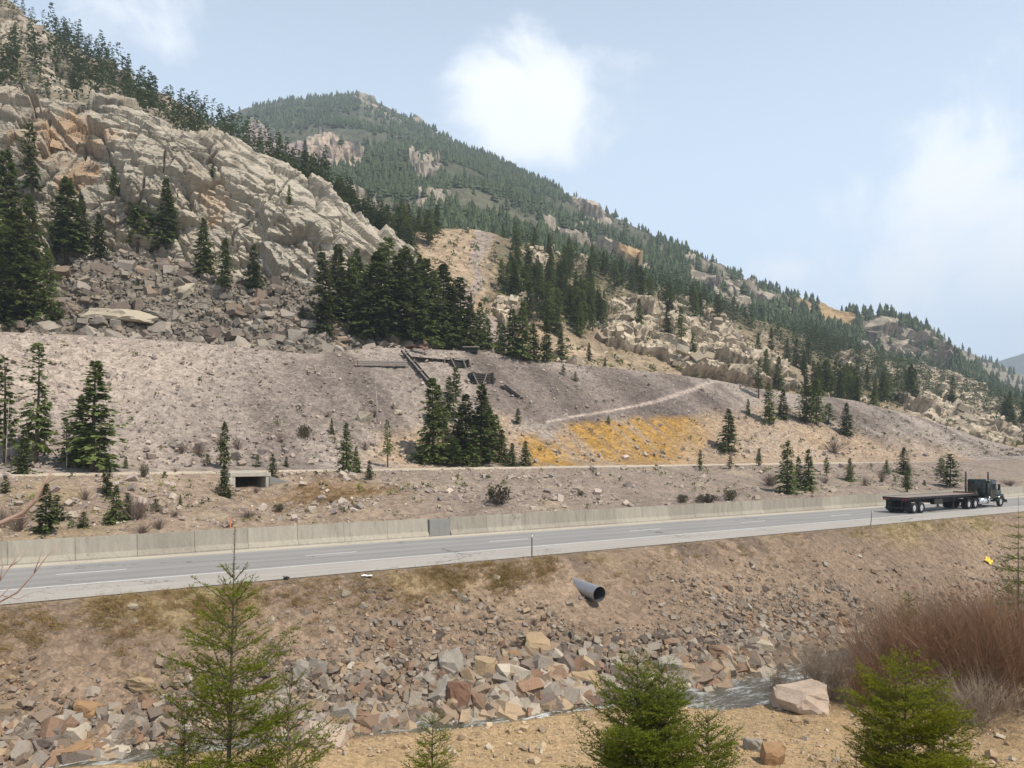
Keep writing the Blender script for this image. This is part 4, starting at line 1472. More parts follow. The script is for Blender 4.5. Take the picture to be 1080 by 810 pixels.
def rot_mats(n, rng, flat=.5):
    """random spins with limited tilt"""
    a = rng.uniform(0, math.tau, n)
    tx, ty = rng.normal(0, flat, n), rng.normal(0, flat, n)
    ca, sa = np.cos(a), np.sin(a)
    Rz = np.zeros((n, 3, 3))
    Rz[:, 0, 0], Rz[:, 0, 1], Rz[:, 1, 0], Rz[:, 1, 1], Rz[:, 2, 2] = ca, -sa, sa, ca, 1
    cx, sx = np.cos(tx), np.sin(tx)
    Rx = np.zeros((n, 3, 3))
    Rx[:, 0, 0], Rx[:, 1, 1], Rx[:, 1, 2], Rx[:, 2, 1], Rx[:, 2, 2] = 1, cx, -sx, sx, cx
    cy, sy = np.cos(ty), np.sin(ty)
    Ry = np.zeros((n, 3, 3))
    Ry[:, 1, 1], Ry[:, 0, 0], Ry[:, 0, 2], Ry[:, 2, 0], Ry[:, 2, 2] = 1, cy, sy, -sy, cy
    return Rx @ Ry @ Rz


def merge(templates, idx, pts, scale, mats, cols=None):
    """join many transformed copies of small template meshes"""
    V, F, C, off = [], [], [], 0
    for k, (tv, tf) in enumerate(templates):
        sel = np.where(idx == k)[0]
        if not len(sel):
            continue
        sc = scale[sel]
        sc = sc[:, None, None] if sc.ndim == 1 else sc[:, None, :]
        vv = np.einsum('nij,nvj->nvi', mats[sel], tv[None] * sc) + pts[sel][:, None, :]
        ff = tf[None] + (np.arange(len(sel)) * len(tv))[:, None, None] + off
        V.append(vv.reshape(-1, 3))
        F.append(ff.reshape(-1, tf.shape[1]))
        if cols is not None:
            C.append(np.repeat(cols[sel], len(tv), 0))
        off += vv.shape[0] * vv.shape[1]
    return np.concatenate(V), np.concatenate(F), (np.concatenate(C) if cols is not None else None)


def rock_meshes(mat):
    out_ = []
    for i, (v, f) in enumerate(SHAPES):
        out_.append(mesh_np('rock_shape', v, f, mat))
    return out_


SINGLE = {}
for nm_, c_ in (('grey', (.35, .315, .275)), ('tan', (.42, .325, .225)), ('rusty', (.31, .205, .145)), ('pale', (.48, .43, .36)), ('dark', (.205, .17, .15)), ('brown', (.30, .235, .18))):
    SINGLE[nm_] = rock_meshes(rock_mat(nm_ + ' loose rock', [c_, tuple(x * .85 for x in c_), tuple(x * 1.12 for x in c_)]))
HUES = list(SINGLE)


def scatter(name, P, size, cols, n_single, meshes, label, cat, group, stuff_label, rng, sink=.22, flat=.5, labelf=None):
    n = len(P)
    app = size / P[:, 1]
    uu, vv = proj(P)
    vis = (uu > -5) & (uu < 1085) & (vv > -5) & (vv < 815)
    order = np.argsort(-app * vis)
    idx = rng.integers(0, len(SHAPES), n)
    mats = rot_mats(n, rng, flat)
    P = P.copy()
    P[:, 2] += size * sink
    single = order[:n_single]
    for k_ in single:
        hue = meshes[int(rng.integers(0, len(meshes)))]
        big = app[k_] * FPX
        o = link(name, SINGLE[hue][idx[k_]], label=labelf(uu[k_], vv[k_], hue, 'large' if big > 17 else 'medium' if big > 12.5 else 'small'), category=cat, group=group)
        m4 = Matrix(mats[k_].tolist()).to_4x4()
        s_ = float(size[k_])
        o.matrix_world = Matrix.Translation(P[k_]) @ m4 @ Matrix.Diagonal((s_, s_ * float(rng.uniform(.8, 1.15)), s_ * float(rng.uniform(.8, 1.2)), 1))
    rest = order[n_single:]
    v, f, c = merge(SMALL, idx[rest] % len(SMALL), P[rest], size[rest], mats[rest], cols[rest])
    return link(stuff_label, mesh_np(stuff_label, v, f, M['rock_small'], c), kind='stuff')


def pick_cols(pal, n, rng, jit=.12):
    c = np.array(pal)[rng.integers(0, len(pal), n)]
    c = c * .9 + c.mean(0) * .1
    return c * (1 + rng.normal(0, jit, (n, 1)))


# riprap on the creek side of the road
rng = np.random.default_rng(21)
N_ = 25000
s_r = rng.uniform(-6, 105, N_)
s_r = np.where(rng.random(N_) < .72, rng.uniform(-4, 46, N_), s_r)
t_r = rng.beta(1.0, 1.9, N_)
nc_r = np.interp(s_r, [-80, -20, 2, 14, 28, 38, 60, 330], [33, 30.2, 28.2, 26.3, 24.4, 25.4, 27.5, 28])
n_r = nc_r + .35 + t_r * (34.3 - nc_r - .35)
Xr, Yr = xy(s_r, n_r)
Pn = np.stack([Xr, Yr, 0 * Xr], -1)
clump = fbm(Pn * .22, 3, 201) * .9 + fbm(Pn * .8, 2, 202) * .35
Zr = ground_h(s_r, n_r)
P3 = np.stack([Xr, Yr, Zr], -1)
ur, vr = proj(P3)
heap = np.exp(-((ur - 560) / 100) ** 2) * sstep(.55, .25, t_r) + np.exp(-((ur - 60) / 90) ** 2) * .6 * sstep(.5, .2, t_r) + np.exp(-((ur - 330) / 80) ** 2) * .4 * sstep(.6, .3, t_r) + .45 * np.exp(-((ur - 780) / 110) ** 2) * sstep(.5, .2, t_r)
dens = .40 + clump + heap * 1.1 + sstep(.5, .0, t_r) * .55 - sstep(.5, .9, t_r) * .5
keep = rng.random(N_) < np.clip(dens, .04, 1.0)
P3, t_r, heap = P3[keep], t_r[keep], heap[keep]
size = .092 * (1 - rng.random(len(P3))) ** (-1 / 2.3)
size = np.minimum(size * (1 + 1.5 * heap + .6 * sstep(.4, 0, t_r)), .38 + .62 * heap + .28 * sstep(.3, 0, t_r))
P3[:, 2] += heap * rng.uniform(0, .5, len(P3)) * (size > .16)


def rip_label(u_, v_, hue, big):
    w1 = 'at the left picture edge' if u_ < 60 else 'left of the tall sapling' if u_ < 165 else 'behind the tall sapling' if u_ < 290 else 'right of the tall sapling' if u_ < 380 else 'left of the dark hollow' if u_ < 450 else 'by the rust red boulder' if u_ < 510 else 'in the middle of the heap' if u_ < 570 else 'at the right of the heap' if u_ < 640 else 'behind the two-tipped sapling' if u_ < 720 else 'right of the two-tipped sapling' if u_ < 800 else 'near the willow thicket'
    w2 = 'just below the road verge' if v_ < 650 else 'midway down the embankment' if v_ < 690 else 'low on the embankment' if v_ < 730 else 'at the water'
    return f'{big} {hue} angular rock {w2}, {w1}'


scatter('embankment_rock', P3, size, pick_cols(ROCKC, len(P3), rng), 270, HUES, '', 'rock', 'loose rocks on the road embankment', 'embankment_rubble', rng, .08, .6, rip_label)

# named boulders: photo pixel of the middle, width in pixels, squash, label
MC = {}
for nm, c in dict(grey=(.30, .27, .225), tan=(.37, .27, .165), pale=(.42, .36, .27), red=(.235, .135, .09), pink=(.44, .345, .27), brown=(.215, .145, .097), orange=(.33, .205, .11)).items():
    m_, t_ = new_mat(nm + ' boulder rock')
    p_ = pos(t_)
    a1, a2 = t_.noise(p_, 2.3, 7, .65), t_.noise(p_, 15, 5, .7)
    k_ = t_.math('ADD', .55, t_.math('ADD', t_.math('MULTIPLY', a1, .6), t_.math('MULTIPLY', a2, .3)))
    c_ = t_.mix(1.0, (*c, 1), t_.node('ShaderNodeCombineXYZ', i_0=k_, i_1=k_, i_2=k_).outputs[0], 'MULTIPLY')
    t_.l.new(c_, t_.bsdf.inputs['Base Color'])
    b_n = t_.node('ShaderNodeBump', i_Strength=.8, i_Distance=.1, i_Height=t_.math('ADD', a1, t_.math('MULTIPLY', a2, .3)))
    t_.l.new(b_n.outputs[0], t_.bsdf.inputs['Normal'])
    MC[nm] = m_


def boulder(u, v, wpx, hpx, mat, label, seed, tilt=.25, npt=13):
    q = hit(u, v + hpx * .38)
    if not q:
        return
    q = q[0]
    mpp = q.y / FPX
    w_, h_ = wpx * mpp, hpx * mpp
    v_, f_ = hull_rock(seed, (1.1, 1.0, 1.15), 11, .58)
    bm = bmesh.new()
    vs = [bm.verts.new(x) for x in v_]
    for x in f_:
        bm.faces.new([vs[i] for i in x])
    bmesh.ops.dissolve_limit(bm, angle_limit=R(14), verts=bm.verts[:], edges=bm.edges[:])
    bmesh.ops.triangulate(bm, faces=bm.faces[:])
    bmesh.ops.subdivide_edges(bm, edges=bm.edges[:], cuts=2, use_grid_fill=True)
    co = np.array([x.co[:] for x in bm.verts])
    bm.normal_update()
    nz_ = fbm(co * 3.1 + seed, 3, seed) * .055 + facet(co * 3.4 + seed * .37, seed)[0] * .03
    for x, k_ in zip(bm.verts, nz_):
        x.co += x.normal * float(k_)
    me = bpy.data.meshes.new('boulder')
    bm.to_mesh(me)
    bm.free()
    me.materials.append(MC[mat])
    o = link('boulder', me, label=label, category='boulder')
    rr = random.Random(seed)
    o.matrix_world = Matrix.Translation(q + Vector((0, w_ * .1, h_ * .32))) @ Matrix.Rotation(rr.uniform(-tilt, tilt), 4, 'Y') @ Matrix.Rotation(rr.uniform(-tilt, tilt), 4, 'X') @ Matrix.Diagonal((w_ * .97, w_ * .8, h_, 1))
    return o


for args in [
    (846, 739, 52, 25, 'pink', 'large pale pink boulder on the bank beside the willows', 957, .12),
    (338, 778, 46, 20, 'pink', 'flat pale slab at the left end of the sandy bank', 902, .1),
    (478, 702, 24, 28, 'grey', 'square light grey boulder highest in the creek heap', 903),
    (513, 709, 24, 27, 'tan', 'tan block with flat lit top in the creek heap', 904),
    (534, 708, 18, 20, 'red', 'dark red brown block right of the tan block', 905),
    (553, 724, 23, 20, 'pale', 'whitish faceted boulder low in the creek heap', 906),
    (484, 738, 24, 34, 'red', 'tall rust red boulder standing at the water edge', 907, .15),
    (502, 746, 18, 28, 'brown', 'dark narrow boulder leaning right of the rust red one', 908, .3),
    (567, 682, 25, 25, 'tan', 'big tan cube shaped boulder upper right of the heap', 909),
    (544, 694, 13, 16, 'orange', 'small orange brown block left of the tan cube boulder', 910),
    (620, 722, 32, 23, 'tan', 'broad smooth tan boulder beside the blue tarp', 911, .1),
    (592, 738, 24, 20, 'grey', 'grey brown boulder at the water right of the heap', 912),
    (516, 757, 28, 16, 'red', 'low wet red brown boulder in the white water', 913, .1),
    (462, 733, 34, 14, 'grey', 'long slab leaning over the dark hollow', 914, .5),
    (573, 733, 14, 13, 'orange', 'rounded orange brown rock between two grey ones', 915),
    (707, 705, 24, 18, 'grey', 'smooth grey boulder behind the middle fir sapling', 916),
    (760, 690, 26, 16, 'brown', 'mauve brown boulder on the right embankment foot', 917),
    (803, 683, 18, 12, 'pale', 'pale flat topped rock above the stream bend', 918),
    (893, 668, 18, 13, 'pink', 'pinkish boulder at the stream bend left of the willows', 919),
    (88, 747, 26, 17, 'orange', 'orange topped boulder on the left embankment foot', 920),
    (77, 765, 20, 16, 'pale', 'cream boulder below the orange topped one', 921),
    (73, 795, 46, 18, 'orange', 'wide rusty boulder at the lower left water edge', 922, .1),
    (148, 723, 28, 13, 'tan', 'flat tan slab left of the big fir sapling', 923, .3),
    (318, 707, 15, 20, 'grey', 'smooth egg shaped grey rock right of the big sapling', 924, .4),
    (335, 703, 18, 13, 'grey', 'light grey slab beside the egg shaped rock', 925, .3),
    (815, 797, 22, 22, 'orange', 'orange tan boulder on the bank by the middle sapling', 926),
    (798, 787, 20, 12, 'grey', 'low grey rock behind the orange tan boulder', 927),
    (365, 755, 22, 18, 'grey', 'rounded grey boulder at the creek left of the heap', 928),
    (383, 765, 30, 16, 'brown', 'brown boulder at the water left of the dark hollow', 929, .1),
    (140, 640, 9, 6, 'pale', 'small pale rock on the grassy verge', 930),
    (384, 441, 13, 12, 'pale', 'pale square boulder on the waste heap by the dead tree', 931),
    (420, 435, 8, 6, 'pale', 'small pale boulder on the waste heap below the chute', 932),
    (372, 503, 9, 6, 'pale', 'white rock on the bench slope between two firs', 933),
    (184, 469, 14, 6, 'grey', 'flat grey boulder at the heap foot among shrubs', 934),
    (125, 331, 52, 12, 'pale', 'long flat pale slab lying on the talus', 935, .12),
    (190, 305, 26, 14, 'pale', 'pale wedge boulder high on the talus', 936, .2),
]:
    boulder(*args)

# talus blocks below the cliff
rng = np.random.default_rng(33)
tv = Pt.reshape(-1, 3)
rows = np.repeat(np.arange(Pt.shape[0]), Pt.shape[1])
tu, tvv = proj(tv)
ok = np.where((rows > 1) & (rows < 60) & (tu > -60) & (tu < 450))[0]
sel = rng.choice(ok, 7500)
P3 = tv[sel] + rng.normal(0, .3, (len(sel), 3)) * np.array([1, 1, .2])
size = .28 * (1 - rng.random(len(P3))) ** (-1 / 2.2)
size = np.minimum(size * (1.0 + .5 * sstep(20, 4, rows[sel])), 2.2)


def talus_label(u_, v_, hue, big):
    w1 = 'by the cliff foot clump' if u_ < 80 else 'left of the three firs' if u_ < 150 else 'near the three firs' if u_ < 215 else 'below the three firs' if u_ < 280 else 'right of the three firs'
    return f'{big} {hue} block {w1} ' + ('on the lower talus edge' if v_ > 340 else 'midway up the talus' if v_ > 315 else 'high on the talus')


scatter('talus_block', P3, size, pick_cols(TALUSC, len(P3), rng), 160, ['grey', 'dark', 'brown', 'dark', 'grey'], '', 'rock', 'talus blocks below the cliff', 'talus_rubble', rng, .15, .35, talus_label)

# stones on the waste heap, the roadside slope and the gravel bank: too many and too small to count
rng = np.random.default_rng(34)
tv = tail_P.reshape(-1, 3)
rows = np.repeat(np.arange(tail_P.shape[0]), tail_P.shape[1])
tu, tvv = proj(tv)
ok = np.where((rows > 2) & (rows < 116) & (tu > -20) & (tu < 1100))[0]
sel = rng.choice(ok, 6500)
P3 = tv[sel] + rng.normal(0, .25, (len(sel), 3)) * np.array([1, 1, .1])
size = np.minimum(.11 * (1 - rng.random(len(P3))) ** (-1 / 2.6), .5)
low = sstep(30, 5, rows[sel])
size *= 1 + .5 * low
pal = [(.44, .37, .33), (.36, .30, .28), (.52, .45, .40), (.30, .26, .25), (.40, .34, .28)]
scatter('s', P3, size, pick_cols(pal, len(P3), rng), 0, None, '', '', '', 'waste_heap_stones', rng)
N_ = 6000
s_r, n_r = rng.uniform(-4, 120, N_), rng.uniform(49, 66, N_)
s_r = np.where(rng.random(N_) < .5, rng.uniform(-2, 45, N_), s_r)
Xr, Yr = xy(s_r, n_r)
Pn = np.stack([Xr, Yr, ground_h(s_r, n_r)], -1)
keep = (rng.random(N_) < np.clip(.45 + 1.2 * fbm(Pn * .25, 3, 211), .05, 1)) & ~((np.abs(s_r - PORTAL[0]) < 2.0) & (n_r > PORTAL[1] - 1))
Pn = Pn[keep]
size = np.minimum(.10 * (1 - rng.random(len(Pn))) ** (-1 / 2.2), .7)
pu_, pv_ = proj(Pn)
size *= 1 + 1.2 * np.exp(-((pu_ - 350) / 22) ** 2 - ((pv_ - 540) / 14) ** 2)
scatter('s', Pn, size, pick_cols(pal + [(.55, .48, .40)], len(Pn), rng), 0, None, '', '', '', 'slope_stones', rng)
N_ = 6000
uu_, vv_ = rng.uniform(250, 1080, N_), rng.uniform(735, 812, N_)
dd_ = 10.3 * FPX / (vv_ - HOR)
Xr, Yr = (uu_ - U0) / FPX * dd_, dd_
s_r, n_r = Xr * S2[0] + Yr * S2[1], Xr * N2[0] + Yr * N2[1]
nc_r = np.interp(s_r, [-80, -20, 2, 14, 28, 38, 60, 330], [33, 30.2, 28.2, 26.3, 24.4, 25.4, 27.5, 28])
keep = n_r < nc_r - 1.5
Pn = np.stack([Xr, Yr, ground_h(s_r, n_r)], -1)[keep]
size = np.minimum(.030 * (1 - rng.random(len(Pn))) ** (-1 / 2.3), .30)
scatter('s', Pn, size, pick_cols([(.52, .40, .26), (.44, .33, .22), (.58, .47, .33), (.36, .27, .19), (.50, .44, .36)], len(Pn), rng), 0, None, '', '', '', 'bank_pebbles', rng)

# loose blocks round the outcrops of the spur and on the slope above the cliff
rng = np.random.default_rng(36)
for nm_, src, msk, n_b, lim in (('spur_rubble', FOR_M, FOR_Mrock, 3600, 165), ('upper_slope_rubble', FOR_P, FOR_rock, 1200, 95)):
    tv = src.reshape(-1, 3)
    rows = np.repeat(np.arange(src.shape[0]), src.shape[1])
    wgt = (.22 + msk.reshape(-1)) * (rows > 3) * (rows < lim)
    sel = rng.choice(len(tv), n_b, p=wgt / wgt.sum())
    P3 = tv[sel] + rng.normal(0, .5, (n_b, 3)) * np.array([1, 1, .1])
    size = np.minimum(.45 * (1 - rng.random(n_b)) ** (-1 / 2.2), 3.0)
    scatter('s', P3, size, pick_cols([(.46, .40, .31), (.40, .34, .26), (.50, .45, .36), (.33, .28, .22)], n_b, rng), 0, None, '', '', '', nm_, rng, .1, .4)

# ------------------------------------------------------------------ conifers
def conifer(seed, h=10.0, rad=1.7, nb=230, spr=6, size=.6, base=.07, power=.8, droop=.25, gap=0.0):
    r = np.random.default_rng(seed)
    f = base + (.985 - base) * r.random(nb) ** .9
    az_ = r.uniform(0, math.tau, nb)
    lob = 1 + .25 * np.sin(az_ * 2 + r.uniform(0, 6)) + .10 * np.sin(f * 23 + az_ + r.uniform(0, 6)) + .20 * np.sin(f * 11 - 2 * az_ + r.uniform(0, 6))
    L = (rad * (1 - f) ** power * r.uniform(.4, 1.25, nb) * lob + .10) * np.where(r.random(nb) < gap, .45, 1)
    L *= sstep(base - .06, base + .10, f) * .5 + .5
    pit = -droop + (droop + .55) * f ** 1.5 + r.normal(0, .12, nb)
    K = nb * spr
    bi = np.repeat(np.arange(nb), spr)
    t = r.uniform(.18, 1.0, K) ** .8
    d = np.stack([np.cos(az_) * np.cos(pit), np.sin(az_) * np.cos(pit), np.sin(pit)], -1)[bi]
    p0 = np.stack([0 * f, 0 * f, f * h], -1)[bi] + d * (L[bi] * t)[:, None]
    p0[:, 2] -= .10 * (t ** 2) * L[bi]
    a2 = az_[bi] + r.normal(0, .75, K)
    p2 = pit[bi] + r.normal(-.12, .25, K)
    e = np.stack([np.cos(a2) * np.cos(p2), np.sin(a2) * np.cos(p2), np.sin(p2)], -1)
    ln = size * r.uniform(.55, 1.2, K) * (.45 + .55 * (1 - f[bi]))
    up = np.array([0, 0, 1.0]) + r.normal(0, .35, (K, 3))
    sd = np.cross(e, up)
    sd /= np.linalg.norm(sd, axis=1, keepdims=True) + 1e-9
    w_ = (ln * r.uniform(.22, .42, K))[:, None]
    mid = p0 + e * (ln * .5)[:, None]
    tip = p0 + e * ln[:, None]
    tip[:, 2] -= ln * .12
    V = np.stack([p0, mid + sd * w_, tip, mid - sd * w_], 1).reshape(-1, 3)
    F = np.arange(K * 4).reshape(K, 4)
    # leader
    top = np.array([[0, 0, h * .93], [.10, .05, h * .965], [0, 0, h * 1.01], [-.10, -.05, h * .965]])
    V = np.concatenate([V, top])
    F = np.concatenate([F, [[len(V) - 4, len(V) - 3, len(V) - 2, len(V) - 1]]])
    return V, F


def trunk_mesh(h, r0, name='trunk', mat=None, bend=0.0, seg=7):
    mb = MB()
    mb.tube([(0, 0, -.5), (bend * .3, 0, h * .3), (bend, 0, h * .65), (bend * .6, 0, h * .97)], [r0 * 1.1, r0 * .85, r0 * .5, r0 * .08], seg)
    return mb.mesh(name, mat or M['bark'], True)


SPRUCE = []
for i in range(7):
    v, f = conifer(700 + i, 10, (1.75, 2.05, 2.3, 1.9, 2.15, 1.6, 2.5)[i], (330, 350, 380, 330, 360, 300, 400)[i], 9, .60, (.05, .04, .06, .10, .03, .14, .03)[i], (.8, .75, .85, .7, .9, .65, .8)[i], .28, .12)
    SPRUCE.append((mesh_np('spruce_crown', v, f, M['conifer']), trunk_mesh(10, .15)))
PINE = []
for i in range(4):
    v, f = conifer(760 + i, 8, (2.1, 2.4, 1.9, 2.2)[i], (210, 230, 200, 220)[i], 11, .62, (.14, .10, .2, .06)[i], (.45, .5, .42, .55)[i], -.1, .2)
    PINE.append((mesh_np('pine_crown', v, f, M['conifer']), trunk_mesh(8, .17, bend=.15)))
SPARSE = []
for i in range(3):
    v, f = conifer(790 + i, 10, (1.35, 1.5, 1.4)[i], (170, 190, 160)[i], 8, .55, (.22, .16, .3)[i], .6, .35, .3)
    SPARSE.append((mesh_np('thin_spruce_crown', v, f, M['conifer']), trunk_mesh(10, .13, bend=.1)))
KIND = {'s': (SPRUCE, 10.0, 'spruce_tree'), 'p': (PINE, 8.0, 'pine_tree'), 't': (SPARSE, 10.0, 'spruce_tree')}
TREE_COUNT = [0]


def tree(loc, h, kind, label, group, rr, wide=1.0):
    lib, h0, nm = KIND[kind]
    crown, trunk = lib[rr.randrange(len(lib))]
    t = thing(nm, label, 'tree', loc, rr.uniform(0, 6.28), group)
    s_ = h / h0
    t.scale = (s_ * wide, s_ * wide, s_)
    t.rotation_euler = (rr.uniform(-.03, .03), rr.uniform(-.03, .03), t.rotation_euler[2])
    link('trunk', trunk, t)
    link('crown', crown, t)
    TREE_COUNT[0] += 1
    return t


ORD = ['first', 'second', 'third', 'fourth', 'fifth', 'sixth', 'seventh', 'eighth', 'ninth', 'tenth', 'eleventh', 'twelfth', 'thirteenth', 'fourteenth', 'fifteenth', 'sixteenth', 'seventeenth', 'eighteenth', 'nineteenth', 'twentieth']
rr = random.Random(5)
STANDS = [
    ('dark conifer in the clump at the cliff foot', 'conifers at the cliff foot', 1.25,
     [(-22, 335, 175, 's'), (8, 262, 158, 's'), (16, 345, 218, 's'), (35, 226, 128, 't'), (48, 340, 262, 's'), (30, 300, 205, 's'), (70, 276, 186, 's'), (88, 268, 205, 's'), (105, 272, 225, 's'), (120, 206, 174, 's'), (145, 262, 190, 's'), (160, 262, 215, 'p'), (175, 262, 188, 's'), (62, 345, 318, 'p'), (1, 348, 270, 's')]),
    ('small bushy fir on the open talus', 'firs on the talus', 1.25, [(215, 291, 229, 's'), (237, 307, 249, 's'), (268, 306, 257, 's'), (145, 306, 294, 'p'), (319, 340, 322, 'p')]),
    ('lone fir growing on the cliff slabs', 'firs on the cliff slabs', 1.0, [(305, 216, 194, 's'), (225, 188, 172, 'p'), (338, 275, 258, 's'), (322, 178, 148, 's')]),
    ('spruce in the dense stand on top of the waste heap', 'spruces on top of the waste heap', 1.25,
     [(342, 357, 265, 's'), (356, 338, 256, 's'), (372, 350, 270, 's'), (386, 362, 288, 's'), (397, 362, 262, 's'), (408, 364, 250, 't'), (418, 364, 268, 's'), (428, 364, 258, 's'), (438, 364, 282, 's'), (449, 364, 272, 's'), (459, 366, 284, 's'), (468, 364, 278, 's'), (477, 366, 300, 's'), (487, 366, 292, 's'), (496, 367, 312, 's'), (506, 367, 318, 's'), (514, 368, 335, 's'), (402, 310, 255, 's'), (378, 312, 262, 's'), (443, 316, 268, 's')]),
    ('bright spruce in the open row right of the dense stand', 'spruces right of the dense stand', 1.3,
     [(530, 374, 340, 's'), (541, 376, 325, 's'), (551, 379, 316, 's'), (563, 380, 340, 's'), (576, 382, 333, 's'), (592, 379, 349, 's'), (621, 380, 361, 's'), (638, 386, 376, 's'), (607, 402, 391, 'p'), (594, 396, 384, 'p')]),
    ('spruce in the clump mid waste heap', 'spruces in the middle of the waste heap', 1.3,
     [(457, 488, 397, 's'), (470, 486, 440, 't'), (481, 425, 388, 'p'), (492, 488, 415, 's'), (507, 490, 404, 's'), (517, 486, 428, 's'), (500, 492, 448, 's'), (529, 488, 452, 's'), (554, 491, 464, 's'), (546, 447, 430, 'p'), (463, 450, 405, 's'), (474, 440, 396, 's'), (487, 470, 425, 'p'), (512, 450, 412, 's'), (523, 470, 436, 'p'), (540, 492, 466, 's'), (478, 492, 462, 'p'), (446, 490, 468, 'p')]),
    ('fir along the pale bench edge', 'firs along the bench edge', 1.3,
     [(236, 494, 443, 's'), (237, 524, 488, 's'), (219, 492, 478, 'p'), (272, 492, 478, 'p'), (287, 504, 477, 's'), (302, 492, 480, 's'), (350, 458, 440, 's'), (365, 499, 444, 's'), (376, 498, 470, 's'), (390, 506, 484, 's'), (409, 493, 441, 't'), (345, 566, 562, 'p')]),
    ('tall spruce at the left end of the bench', 'tall spruces at the left end of the bench', 1.2,
     [(5, 488, 372, 't'), (38, 492, 360, 't'), (97, 497, 379, 's'), (47, 480, 410, 't'), (70, 492, 440, 't'), (25, 500, 452, 's'), (133, 494, 480, 's'), (88, 492, 415, 's')]),
    ('low dark fir on the slope behind the barrier at left', 'firs behind the barrier at left', 1.3,
     [(113, 522, 481, 's'), (48, 562, 508, 's'), (60, 550, 520, 'p'), (88, 556, 538, 'p'), (122, 552, 510, 's'), (135, 548, 518, 's'), (165, 540, 524, 'p'), (190, 534, 520, 's'), (5, 520, 500, 'p')]),
    ('dark pine on the right part of the waste heap', 'pines on the right of the waste heap', 1.3,
     [(768, 476, 430, 's'), (800, 420, 378, 't'), (812, 447, 403, 's'), (826, 442, 410, 's'), (850, 446, 402, 's'), (861, 448, 398, 's'), (874, 447, 425, 'p'), (893, 459, 424, 's'), (789, 437, 420, 's'), (642, 446, 437, 's'), (768, 388, 378, 'p')]),
    ('small fir on the slope behind the barrier at right', 'firs behind the barrier at right', 1.3,
     [(738, 494, 473, 's'), (770, 494, 480, 'p'), (800, 491, 472, 's'), (830, 520, 463, 's'), (843, 516, 480, 's'), (853, 517, 473, 's'), (872, 502, 482, 'p'), (897, 507, 482, 's'), (935, 499, 484, 's'), (953, 500, 471, 's'), (957, 519, 489, 's'), (1002, 513, 478, 'p'), (975, 512, 505, 'p'), (992, 502, 482, 'p')]),
]
for label, group, wide, lst in STANDS:
    lst = sorted(lst)
    for i, (u_, vb, vt_, kd) in enumerate(lst):
        q = hit(u_, vb)
        if not q:
            continue
        q = q[0]
        tree(q - Vector((0, 0, .1)), (vb - vt_) / FPX * q.y, kd, f'{label}, {ORD[i]} from the left', group, rr, wide * rr.uniform(.8, 1.25))

# trees scattered over the spur: the largest ones singly, the rest as one wood
LOD2 = [conifer(830 + i, 10, (1.9, 2.2, 1.7)[i], 64, 2, 1.15, .04, .8, .28, .1) for i in range(3)]


def lod3(seed):
    r = np.random.default_rng(seed)
    V, F = [], []
    for tier, (z0, z1, rd_) in enumerate([(.05, .5, .19), (.28, .75, .15), (.55, 1.02, .10)]):
        b0 = len(V)
        n = 6
        for q in range(n):
            a = q * math.tau / n + r.uniform(-.3, .3) + tier
            k_ = rd_ * r.uniform(.65, 1.25)
            V.append((k_ * math.cos(a), k_ * math.sin(a), z0 + r.uniform(-.06, .06)))
        V.append((r.normal(0, .015), r.normal(0, .015), z1))
        for q in range(n):
            F.append((b0 + q, b0 + (q + 1) % n, b0 + n))
    return np.array(V) * 10, np.array(F)


LOD3 = [lod3(850 + i) for i in range(5)]


def forest(P, weight, n, hrange, rng, jit):
    w_ = weight.reshape(-1)
    w_ = w_ / w_.sum()
    sel = rng.choice(len(w_), n, p=w_)
    q = P.reshape(-1, 3)[sel] + rng.normal(0, 1, (n, 3)) * np.array([jit, jit, 0])
    q[:, 2] = P.reshape(-1, 3)[sel][:, 2]
    return q, rng.uniform(*hrange, n)


rng = np.random.default_rng(44)
pu, pv = proj(FOR_M)
row = np.arange(FOR_M.shape[0])[:, None] + 0 * pu
W1 = inpoly(pu, pv, [(515, 255), (560, 256), (640, 278), (700, 298), (760, 320), (850, 352), (890, 372), (868, 392), (830, 378), (800, 352), (740, 338), (700, 325), (660, 325), (620, 340), (575, 345), (540, 330), (528, 305)]) * 1.0
W2 = inpoly(pu, pv, [(845, 352), (960, 388), (1080, 430), (1180, 450), (1180, 475), (1060, 462), (1040, 440), (985, 418), (940, 425), (900, 415), (860, 398)]) * 2.4
W3 = inpoly(pu, pv, [(330, 185), (400, 236), (440, 245), (470, 240), (455, 290), (430, 300), (400, 268), (340, 210)]) * 1.1
W1 = W1 * np.clip(.45 + (pu - 515) / 90, .45, 3.2)
W4 = inpoly(pu, pv, [(560, 345), (640, 330), (840, 385), (940, 425), (900, 435), (800, 408), (640, 370)]) * .75
Wm = (W1 + W2 + W3 + (W4 + .05) * (1 - .75 * FOR_Mrock)) * (row > 6) * (pu > 320) * (pu < 1250) * np.clip(.55 + 1.2 * fbm(FOR_M * .03, 3, 221), .05, 1.5)
sc3 = inpoly(pu, pv, [(440, 255), (490, 240), (520, 252), (520, 330), (560, 345), (600, 372), (520, 370), (480, 350), (450, 310)])
Wm = Wm * np.where(sc3, .02, 1)
Qm, Hm = forest(FOR_M, Wm, 1300, (4.5, 9.0), rng, .8)
um, vm = proj(Qm)
app = Hm / Qm[:, 1] * ((um > -5) & (um < 1085))
order = np.argsort(-app)
n_single = 290 - TREE_COUNT[0]


